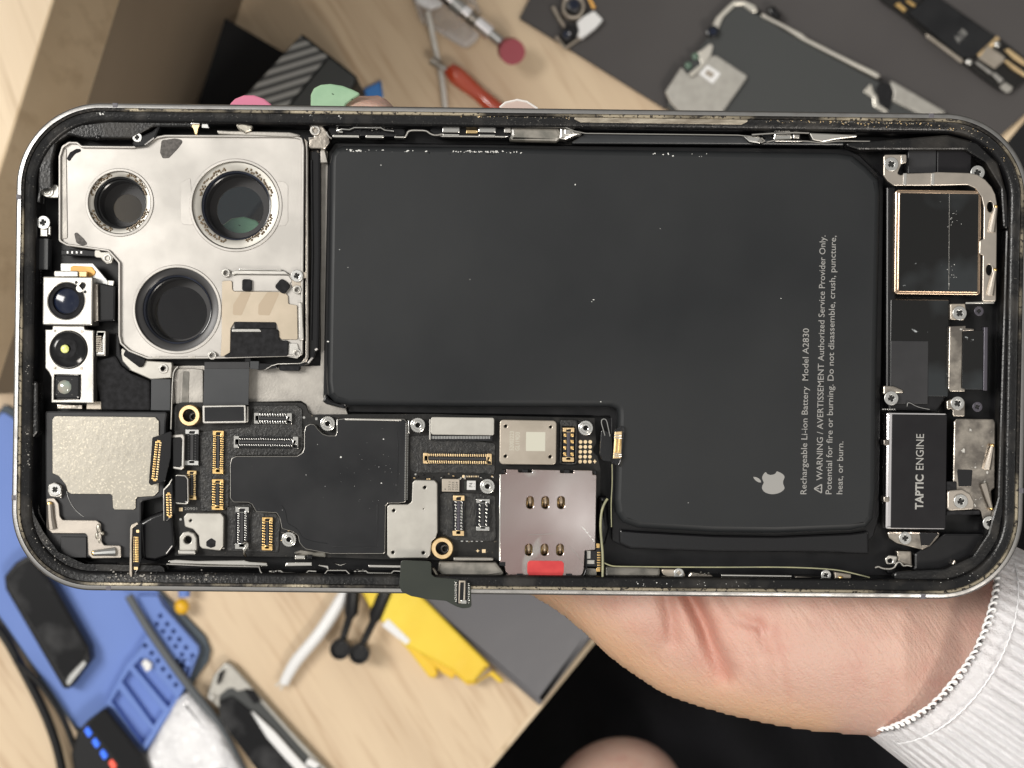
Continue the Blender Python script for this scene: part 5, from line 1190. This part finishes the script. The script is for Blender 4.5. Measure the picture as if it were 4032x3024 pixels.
one('desk_top', [(1600, 3420), (1930, 3024), (2125, 2790), (3180, 1500), (4050, 450), (4700, -350), (-1900, -1500), (-1900, 3420)], ZT, ZT-28, 'desk_wood', desk, bev=1.5)
one('desk_edging', [(1603, 3426), (1933, 3029), (2128, 2795), (3183, 1505), (4053, 455), (4703, -345), (4690, -356), (1590, 3414)], ZT+.5, ZT-28, 'shelf_wood', desk, bev=.5)
shelf = thing('monitor_riser', -200, 500, ZT, 'pale wooden riser box with a thick board top at the left of the desk', 'riser')
TOP = [(1157, -3000), (217, 0), (76, 450), (-290, 1600), (-1300, 1500), (-1300, -3000)]
def at_z(L, za, zb):
    k = (D-za)/(D-zb); return [(2016+(x-2016)*k, 1512+(y-1512)*k) for x, y in L]
one('board_top', TOP, -195, -258, 'shelf_wood', shelf, bev=1.0)
one('side_panel', at_z(off(TOP, 40), -195, -258.5), -258.5, ZT, 'panel_brown_shaded', shelf, bev=.5)
one('foot_rail', [(1028, -500), (823, 0), (658, 404), (200, 1500), (250, 1510), (722, 404), (872, 50), (1077, -500)], ZT+8, ZT, 'desk_wood', shelf, bev=1.0)
def item(name, lab, cat, L, h, m, R=4, bev=.6, group=None, base=0): return one(name, L, ZT+h+base, ZT+base, m, None, bev=bev, R=R, label=lab, cat=cat, group=group)
# boxes at the top
item('storage_box', 'plain matte black box lying behind the tilted one', 'box', [(870, 60), (1120, 208), (1187, 138), (1420, 330), (1300, 520), (690, 520), (717, 405)], 22, 'matte_black', R=20)
sb = thing('tilted_dark_box', 1150, 350, ZT+22, 'dark box with grey diagonal reflection stripes painted on, tilted on the black box', 'box')
one('box_body', [(1187, 134), (1200, 140), (1402, 298), (1404, 330), (860, 1010), (600, 790), (965, 372)], ZT+60, ZT+22.5, 'matte_black', sb, bev=.6, R=6)
one('lid_reflection', [(1183, 142), (1290, 222), (742, 890), (616, 788), (968, 376)], ZT+61, ZT+60.2, 'reflected_stripe', sb, bev=.2)
one('ribbed_side', [(1296, 228), (1396, 304), (1392, 330), (858, 996), (750, 900)], ZT+61, ZT+60.2, 'slate', sb, bev=.2)
item('paper_tag', 'small bright blue tag beside the tilted dark box', 'tag', [(1432, 350), (1500, 316), (1509, 382), (1470, 400), (1440, 392)], 2, 'blue_tag', R=1)
# plastic bag with a cord
q = M(); q.slab([(1600, -60), (1625, 0), (1652, 81), (1742, 136), (1833, 190), (1878, 158), (1905, 90), (1878, 0), (1850, -60)], ZT+6, ZT, 'bag_film', 2.5, 30)
q.slab([(1620, -60), (1636, 10), (1690, 40), (1740, 20), (1760, -60)], ZT+9, ZT+5, 'bag_white', 1.5, 20)
bg_ = q.build('plastic_bag', label='crumpled clear plastic bag under the silver screwdriver at the top edge', cat='bag')
q = M(); q.tube([(1684, 45, ZT+10), (1700, 120, ZT+9), (1712, 181, ZT+4), (1733, 271, ZT+4), (1745, 330, ZT+4), (1757, 460, ZT+4)], 1.1, 'cord_white', smooth=True)
q.build('cord', bg_)
# screwdrivers
def seg_tool(name, lab, segs, cap=None, group=None, extra=None):
    x0, y0, r0, m0 = segs[0]; t = thing(name, x0, y0, ZT, lab, 'screwdriver', group)
    return t
t = thing('precision_screwdriver', 1880, 90, ZT, 'silver knurled screwdriver with a flat red cap', 'screwdriver', 'screwdrivers on the desk')
q = M()
a, b = Vector((1700, -60)), Vector((1998, 186))
def al(k): p = a+(b-a)*k; return p.x, p.y
for k0, k1, r_, m in ((0, .22, 2.7, 'scuffed'), (.22, .28, 3.4, 'chrome'), (.28, .42, 3.1, 'silver_grey'), (.42, .50, 3.6, 'chrome'), (.50, .60, 3.0, 'scuffed'), (.60, .78, 3.3, 'chrome'), (.78, 1.0, 2.0, 'silver_grey')):
    q.tube([(*al(k0), ZT+16), (*al(k1), ZT+16)], r_, m, res=5)
q.build('handle', t)
q = M(); c_ = Vector((2012, 200)); dr = (b-a).normalized()
q.tube([(c_.x-dr.x*6, c_.y-dr.y*6, ZT+17), (c_.x+dr.x*8, c_.y+dr.y*8, ZT+23)], 4.9, 'red_metal', res=10); q.build('spin_cap', t, smooth=50)
t = thing('red_screwdriver', 1840, 350, ZT, 'translucent red-orange screwdriver with a short dark bit', 'screwdriver', 'screwdrivers on the desk')
q = M(); q.tube([(1768, 268, ZT+8, .7), (1785, 288, ZT+8, 1), (1826, 322, ZT+8, .95), (1880, 366, ZT+8, .72), (1940, 420, ZT+8, .9), (2010, 480, ZT+8, 1)], 3.8, 'red_clear', res=6, smooth=True); q.build('handle', t)
q = M(); q.tube([(1697, 236, ZT+8), (1735, 262, ZT+8)], 1.7, 'scuffed'); q.tube([(1735, 262, ZT+8), (1775, 284, ZT+8)], 1.0, 'steel'); q.build('bit', t)
def blackdriver(lab, p):
    t = thing('black_screwdriver', p[2][0], p[2][1], ZT, lab, 'screwdriver', 'black screwdrivers below the phone')
    q = M(); q.tube([(p[0][0], p[0][1], ZT+12, 1), (p[1][0], p[1][1], ZT+12, 1), (p[1][0]-8, p[1][1]+22, ZT+12, .55), (p[2][0]+4, p[2][1]-20, ZT+12, .48)], 2.7*1.05, 'plastic_black', res=5); q.build('handle', t)
    q = M(); x, y = p[2]; q.rev(x, y, [(0, ZT+13), (3.0, ZT+13), (3.4, ZT+15.5), (3.9, ZT+15.5), (4.0, ZT+14), (3.8, ZT+7), (0, ZT+7)], 'plastic_black', n=32); q.build('spin_cap', t)
blackdriver('black screwdriver with a round cap, the left of the pair', [(1392, 2300), (1383, 2412), (1340, 2555)])
blackdriver('black screwdriver with a round cap, lying across the yellow packet', [(1530, 2300), (1478, 2425), (1416, 2572)])
# dark work pad with parts, top right
item('work_pad', 'thin dark grey work pad under the loose phone parts', 'pad', [(2112, -60), (2045, 72), (2620, 430), (3080, 720), (3700, 745), (4060, 430), (4300, 60), (4300, -100), (2112, -120)], 2.5, 'pad_grey', R=3, bev=.4)
PZ = ZT+2.6
cb = thing('camera_module', 2260, 90, PZ, 'loose camera bracket with two dark lenses near the pad corner', 'camera part')
q = M(); q.slab([fillet([(2222, -20), (2295, -20), (2306, 30), (2286, 72), (2240, 78), (2212, 50), (2212, 10)], 25), circ(2258, 27, 32, 28)], PZ+6, PZ, 'shield_warm', 1, raw=True)
q.slab([(2271, 86), (2300, 62), (2339, 41), (2375, 77), (2345, 110), (2290, 152), (2272, 140), (2280, 118)], PZ+5, PZ, 'white_plastic', .6, 6)
q.tube([(2177, 27, PZ+2), (2205, 80, PZ+2), (2226, 110, PZ+2)], .9, 'shield_warm'); q.tube([(2190, 145, PZ+1.5), (2226, 190, PZ+1.5), (2299, 140, PZ+1.5)], .8, 'shield_warm')
q.slab([(2225, 95), (2270, 100), (2280, 140), (2230, 175), (2205, 150)], PZ+3, PZ, 'matte_black', .4, 6)
q.build('bracket', cb)
q = M(); q.slab([(2312, -10), (2325, -10), (2346, 30), (2334, 36)], PZ+2, PZ+1, 'orange', .2); q.build('flex_tail', cb)
for x, y, r in ((2258, 27, 30), (2229, 145, 22)):
    q = M(); q.rev(x, y, [(r*.1, PZ), (r*.1, PZ+5), (r*.065, PZ+5.4), (0, PZ+5)], ['lens_black', 'ring_dark', 'lens_blue'], n=28); q.build('lens', cb)
ph = thing('stripped_phone', 3000, 300, PZ, 'stripped phone chassis with a silver plate lying on the dark pad', 'smartphone', 'stripped phones on the desk')
one('chassis', [(2895, 0), (3010, 70), (3160, 160), (3470, 325), (3760, 470), (3700, 780), (3000, 740), (2625, 420), (2640, 340)], PZ+5, PZ, 'slate', ph, bev=.6, R=14)
q = M()
q.slab([(2868, 20), (2890, 2), (2930, 0), (2975, 22), (2985, 45), (2965, 50), (2925, 20), (2895, 22), (2850, 66), (2830, 110), (2800, 108), (2822, 66)], PZ+6.5, PZ+4, 'shield_warm', .5, 6)
q.slab([(2996, 48), (3060, 80), (3160, 132), (3180, 150), (3360, 240), (3455, 285), (3470, 300), (3455, 308), (3340, 250), (3160, 158), (3090, 112), (3000, 66)], PZ+6.5, PZ+3, 'shield_warm', .6, 4)
q.slab([(3502, 318), (3520, 320), (3590, 360), (3735, 445), (3640, 460), (3514, 398), (3518, 360)], PZ+6.5, PZ+3, 'shield_pale', .6, 6)
q.slab([(3430, 326), (3400, 360), (3436, 385), (3440, 420), (3490, 446), (3500, 436), (3460, 410), (3455, 380), (3440, 362)], PZ+6, PZ+4, 'shield_warm', .4, 5)
q.slab([(2765, 195), (2795, 170), (2810, 178), (2800, 220), (2776, 262), (2730, 300), (2700, 298), (2760, 250), (2745, 205)], PZ+6, PZ+4, 'shield_warm', .4, 5)
q.mats = ['board_silver' if m == 'shield_warm' else m for m in q.mats]; q.build('chassis_rim', ph)
q = M(); q.slab([(3470, 320), (3508, 330), (3516, 360), (3510, 410), (3500, 440), (3465, 400), (3450, 350)], PZ+6, PZ+4.5, 'foam', .5, 10); q.build('rubber_part', ph); M().slab([(3020, 30), (3050, 20), (3080, 60), (3060, 76), (3030, 56)], PZ+7, PZ+4, 'black_glossy', 1, 8).build('rubber_part', ph)
pl2 = one('silver_plate', [(2800, 220), (2822, 218), (2940, 296), (2942, 306), (2840, 450), (2683, 450), (2640, 405), (2620, 360), (2683, 262), (2715, 300), (2735, 302)], PZ+7.5, PZ+4, 'shield_pale', ph, bev=.4, R=6)
one('white_label', [(2786, 255), (2838, 290), (2806, 330), (2753, 290)], PZ+7.8, PZ+7.5, 'white_plastic', pl2, bev=.1, R=4)
one('label_print', [(2787, 272), (2815, 291), (2800, 308), (2773, 290)], PZ+7.9, PZ+7.8, 'shield_warm', pl2, bev=0)
q = M(); q.rev(2803, 131, [(2.4, PZ+4), (2.4, PZ+8), (1.5, PZ+8.3), (0, PZ+7.9)], ['lens_black', 'lens_black', 'lens_blue'], n=24)
for x, y in ((2710, 258), (2738, 222)): q.ball(x, y, PZ+6.5, 1.5, 'led_green', sq=.4)
q.build('lens', ph)
lb = thing('logic_board', 3800, 200, PZ, 'loose long logic board with a black numbered chip at the top right', 'circuit board')
one('circuit_board', [(3440, -40), (3476, 5), (3574, 74), (3644, 135), (3793, 247), (3860, 300), (3935, 354), (3968, 366), (3990, 356), (4060, 300), (4060, 245), (3960, 168), (3933, 150), (3917, 140), (3700, -10), (3660, -40)], PZ+3, PZ, 'pcb', lb, bev=.3)
q = M(); q.slab([(3577, 52), (3630, 12), (3660, -30), (3690, -18), (3790, 58), (3917, 144), (3905, 160), (3845, 218), (3820, 226), (3790, 228)], PZ+5.2, PZ+3, 'graphite', .3, 3); ch = q.build('main_chip', lb)
M().text('A18', 3776, 170, 52, PZ+5.3, 'print', ang=49, cap=30).build('chip_number', ch)
q = M(); q.slab([(3862, 218), (3890, 178), (3955, 222), (3958, 236), (3918, 270), (3850, 228)], PZ+4.5, PZ+3, 'shield_warm', .3, 3)
q.slab([(3644, 128), (3664, 140), (3790, 232), (3794, 246), (3780, 244), (3650, 146)], PZ+4.5, PZ+3, 'shield_warm', .3, 3)
q.slab([(3955, 195), (3972, 190), (4040, 240), (4040, 262), (3990, 230)], PZ+5, PZ+3, 'brass', .3, 3); q.slab([(3952, 238), (3966, 236), (4040, 288), (4040, 306), (3985, 270)], PZ+5, PZ+3, 'brass', .3, 3)
q.slab([(3838, 245), (3850, 242), (3910, 284), (3900, 294)], PZ+5, PZ+3, 'steel', .3, 3); q.slab([(3905, 292), (3918, 284), (3955, 314), (3938, 328)], PZ+5, PZ+3, 'steel', .3, 3)
q.slab([(3935, 342), (3958, 322), (3990, 344), (3980, 360), (3964, 366)], PZ+4, PZ+3, 'shield_pale', .3, 4)
q.slab([(3522, 18), (3540, 8), (3572, 36), (3560, 48)], PZ+4.5, PZ+3, 'gold', .3, 2); q.slab([(3565, 5), (3575, -4), (3608, 18), (3600, 28)], PZ+4.5, PZ+3, 'gold', .3, 2)
q.slab([(3840, 215), (3878, 185), (3925, 140), (3938, 152), (3905, 190), (3870, 222)], PZ+4, PZ+3, 'brass', .2, 2)
q.build('shield', lb)
for x, y in ((3925, 175), (3815, 244)):
    q = M(); q.ball(x, y, PZ+4.5, 1.5, 'silver', sq=.6); q.build('standoff', lb)
# grey sleeve, bottom centre
item('grey_folder', 'smooth glossy grey folder reaching the desk edge beside the yellow packet', 'folder', [(1560, 2300), (2125, 2785), (2330, 2515), (2700, 2060), (2200, 1750), (1700, 1800)], 9, 'sleeve_grey', R=6, bev=2.5)
q = M()
q.slab([(1380, 2250), (1580, 2300), (1640, 2330), (1929, 2620), (1864, 2690), (1832, 2690), (1780, 2640), (1604, 2545), (1501, 2446), (1450, 2380)], ZT+13, ZT+9.2, 'yellow', 1, 6)
q.slab([(1440, 2380), (1510, 2452), (1606, 2560), (1691, 2669), (1712, 2672), (1725, 2655), (1700, 2560), (1560, 2400)], ZT+5, ZT, 'yellow', .8, 5)
q.slab([(1500, 2440), (1740, 2650), (1782, 2676), (1795, 2656), (1720, 2560)], ZT+7.2, ZT+5, 'yellow', .6, 5); q.slab([(1560, 2440), (1840, 2690), (1870, 2688), (1940, 2640), (1988, 2685), (1966, 2690), (1930, 2660), (1860, 2696), (1820, 2680)], ZT+9.2, ZT+7.2, 'yellow', .6, 4)
yp = q.build('yellow_packet', label='stack of bright yellow packets with ragged ends', cat='packet')
one('white_label', [(1528, 2436), (1616, 2522), (1600, 2540), (1503, 2463)], ZT+13.4, ZT+13, 'white_plastic', yp, bev=.1, R=5)
q = M(); q.tube([(1380, 2300, ZT+7, 1), (1350, 2350, ZT+7, 1), (1270, 2480, ZT+7, 1.05), (1215, 2545, ZT+7, .95), (1150, 2620, ZT+6, 1), (1118, 2690, ZT+5, .8)], 2.5, 'white_plastic', res=5, smooth=True)
q.tube([(1118, 2680, ZT+5), (1085, 2700, ZT+5)], .5, 'cord_white'); q.tube([(1118, 2685, ZT+5), (1105, 2715, ZT+5)], .5, 'cord_white')
q.build('white_tube', label='bent white plastic tube with a torn end on the bare wood', cat='tube')
# blue repair mat
mt = thing('repair_mat', 400, 2450, ZT, 'blue silicone repair mat with raised sorting trays', 'mat')
MO = [(20, 1600), (-300, 2010), (0, 2436), (300, 2868), (420, 3010), (600, 3060), (745, 2697), (812, 2600), (819, 2560), (800, 2510), (631, 2336), (420, 2050), (250, 1750)]
one('mat_base', off(MO, -8), ZT+3, ZT, 'mat_border', mt, bev=.5, R=14)
one('mat_surface', [(10, 1620), (-290, 2012), (0, 2430), (300, 2860), (420, 2900), (640, 2860), (760, 2520), (600, 2300), (400, 2050), (230, 1760)], ZT+4, ZT+3, 'mat_blue', mt, bev=.3, R=14)
def tray(L, holes, troughs):
    q = M(); q.slab([L]+holes+troughs, ZT+9, ZT+4.2, 'mat_blue', .5, 6); o = q.build('sorting_tray', mt); one('tray_floor', off(L, 4), ZT+4.6, ZT+4.1, 'mat_blue', o, bev=0); return o
def dia(x, y, s=10): return [(x, y-s), (x+s*.9, y), (x, y+s), (x-s*.9, y)]
hs = [(631, 2425), (617, 2458), (658, 2458), (642, 2486), (683, 2486), (668, 2514), (706, 2518), (691, 2545), (732, 2550), (716, 2578), (757, 2582), (741, 2610), (700, 2606), (722, 2640)]
tray([(536, 2345), (620, 2345), (640, 2385), (780, 2545), (782, 2570), (740, 2680), (590, 2460)], [dia(x, y) for x, y in hs], [])
hs = [(572, 2543), (597, 2572), (621, 2602), (642, 2635), (668, 2665), (692, 2697)]
tray([(580, 2495), (728, 2705), (722, 2720), (562, 2976), (550, 2975), (412, 2778), (500, 2610), (522, 2590)], [dia(x, y) for x, y in hs],
     [[(480, 2684), (510, 2640), (642, 2802), (604, 2856)], [(438, 2762), (466, 2716), (598, 2878), (560, 2932)], [(526, 2622), (556, 2590), (600, 2640), (690, 2745), (662, 2785)]])
item('white_chip', 'tiny white chip lying in the upper blue tray', 'chip', [(555, 2612), (572, 2594), (596, 2612), (594, 2636), (576, 2648)], 3, 'white_plastic', R=6, base=9)
q = M(); q.tube([(600, 2300, ZT+12), (506, 2345, ZT+12), (560, 2440, ZT+12), (640, 2560, ZT+12), (745, 2705, ZT+11), (840, 2820, ZT+8), (900, 2920, ZT+6), (970, 3060, ZT+5)][1:], 1.7, 'cord_grey', smooth=True); q.build('grey_cable', label='dark grey cable crossing over the blue sorting trays', cat='cable')
bpn = thing('broken_phone', 200, 2500, ZT+4, 'black phone with a dark smeared screen lying on the blue mat', 'smartphone')
one('phone_case', [(15, 2270), (60, 2215), (120, 2180), (208, 2295), (352, 2550), (357, 2600), (272, 2714), (248, 2712), (130, 2510), (20, 2320)], ZT+13, ZT+4.1, 'plastic_black', bpn, bev=1.2, R=14)
one('dark_screen', [(30, 2275), (70, 2230), (120, 2205), (196, 2300), (338, 2550), (336, 2580), (282, 2655), (250, 2670), (120, 2450), (36, 2320)], ZT+13.5, ZT+13, 'screen_off', bpn, bev=.2, R=14)
one('home_edge', [(272, 2660), (330, 2600), (340, 2612), (272, 2700), (258, 2690)], ZT+13.7, ZT+13, 'silver_grey', bpn, bev=.2, R=5)
lp = thing('lit_phone', 400, 2950, ZT+4, 'black phone with glowing blue and red icons at the bottom left', 'smartphone')
one('phone_case', [(343, 2838), (415, 2785), (565, 2975), (620, 3120), (300, 3120), (278, 2970), (300, 2890)], ZT+16, ZT+4.1, 'plastic_black', lp, bev=1.2, R=16)
one('screen', [(345, 2850), (412, 2795), (548, 2975), (600, 3110), (470, 3110), (470, 3010)], ZT+16.4, ZT+16, 'lens_black', lp, bev=.1, R=6)
for i, (x, y) in enumerate(((345, 2882), (375, 2925), (406, 2970), (441, 3010))):
    one('app_icon', [(x-14, y-4), (x-2, y-22), (x+17, y+6), (x+4, y+24)], ZT+17, ZT+16, 'icon_blue' if i < 3 else 'icon_red', lp, bev=.1, R=5)
item('bubble_bag', 'crinkled silvery white bubble bag at the bottom left', 'bag', [(735, 2725), (850, 2860), (960, 3060), (540, 3100), (560, 2990), (640, 2850), (690, 2760)], 12, 'bag_white', R=20, bev=4)
q = M(); q.tube([(725, 2300, ZT+8), (726, 2350, ZT+8)], 2.3, 'mat_blue', res=5); q.ball(716, 2388, ZT+8, 2.9, 'amber', sub=3, ry=1.1)
q.build('bit_plug', label='small yellow and blue plug between the mat and bare wood', cat='plug')
tp = thing('opened_tray_phone', 1050, 2850, ZT, 'opened silver phone shell lying at the bottom edge of the desk', 'smartphone', 'stripped phones on the desk')
one('shell', [(888, 2604), (915, 2618), (1150, 2880), (1310, 3050), (1330, 3120), (1090, 3120), (861, 2840), (870, 2800), (812, 2745), (840, 2660)], ZT+7, ZT, 'shield_pale', tp, bev=.8, R=16)
one('dark_interior', [(895, 2712), (915, 2708), (935, 2722), (975, 2712), (1030, 2770), (1180, 2940), (1290, 3060), (1240, 3100), (1090, 3100), (865, 2830), (862, 2740)], ZT+7.6, ZT+7, 'slate', tp, bev=.2, R=4)
one('battery', [(860, 2760), (915, 2740), (990, 2800), (1210, 3100), (1060, 3100), (876, 2848)], ZT+8.4, ZT+7.5, 'screen_off', tp, bev=.4, R=6)
one('white_strip', [(984, 2800), (1000, 2806), (1080, 2880), (1160, 2970), (1215, 3030), (1235, 3080), (1200, 3070), (1120, 2985), (1050, 2905)], ZT+10, ZT+8.4, 'white_plastic', tp, bev=.4, R=6)  # plain white strip lying along the shell
M().slab([(862, 2650), (885, 2632), (870, 2680), (850, 2705)], ZT+9, ZT+7, 'matte_black', .3, 3).build('small_part', tp)
M().slab([(812, 2745), (850, 2735), (836, 2765)], ZT+9, ZT+7, 'steel', .3, 3).build('small_part', tp)
M().slab([(960, 2715), (1000, 2720), (1025, 2760), (1000, 2772)], ZT+9, ZT+7, 'foam', .3, 3).build('small_part', tp)
M().slab([(1215, 2985), (1262, 3010), (1240, 3030), (1200, 3010)], ZT+9, ZT+7, 'white_plastic', .3, 4).build('small_part', tp)
q = M(); q.tube([(-120, 2350, ZT+6), (0, 2470, ZT+6), (85, 2625, ZT+6), (170, 2790, ZT+6), (220, 2920, ZT+6), (248, 3040, ZT+6), (260, 3120, ZT+6)], 1.9, 'plastic_black', smooth=True)
q.tube([(60, 2600, ZT+9), (130, 2660, ZT+9), (200, 2745, ZT+9), (262, 2850, ZT+9), (300, 2960, ZT+9)], 1.3, 'plastic_black', smooth=True)
q.build('black_cables', label='two black cables along the lower left edge of the mat', cat='cable')
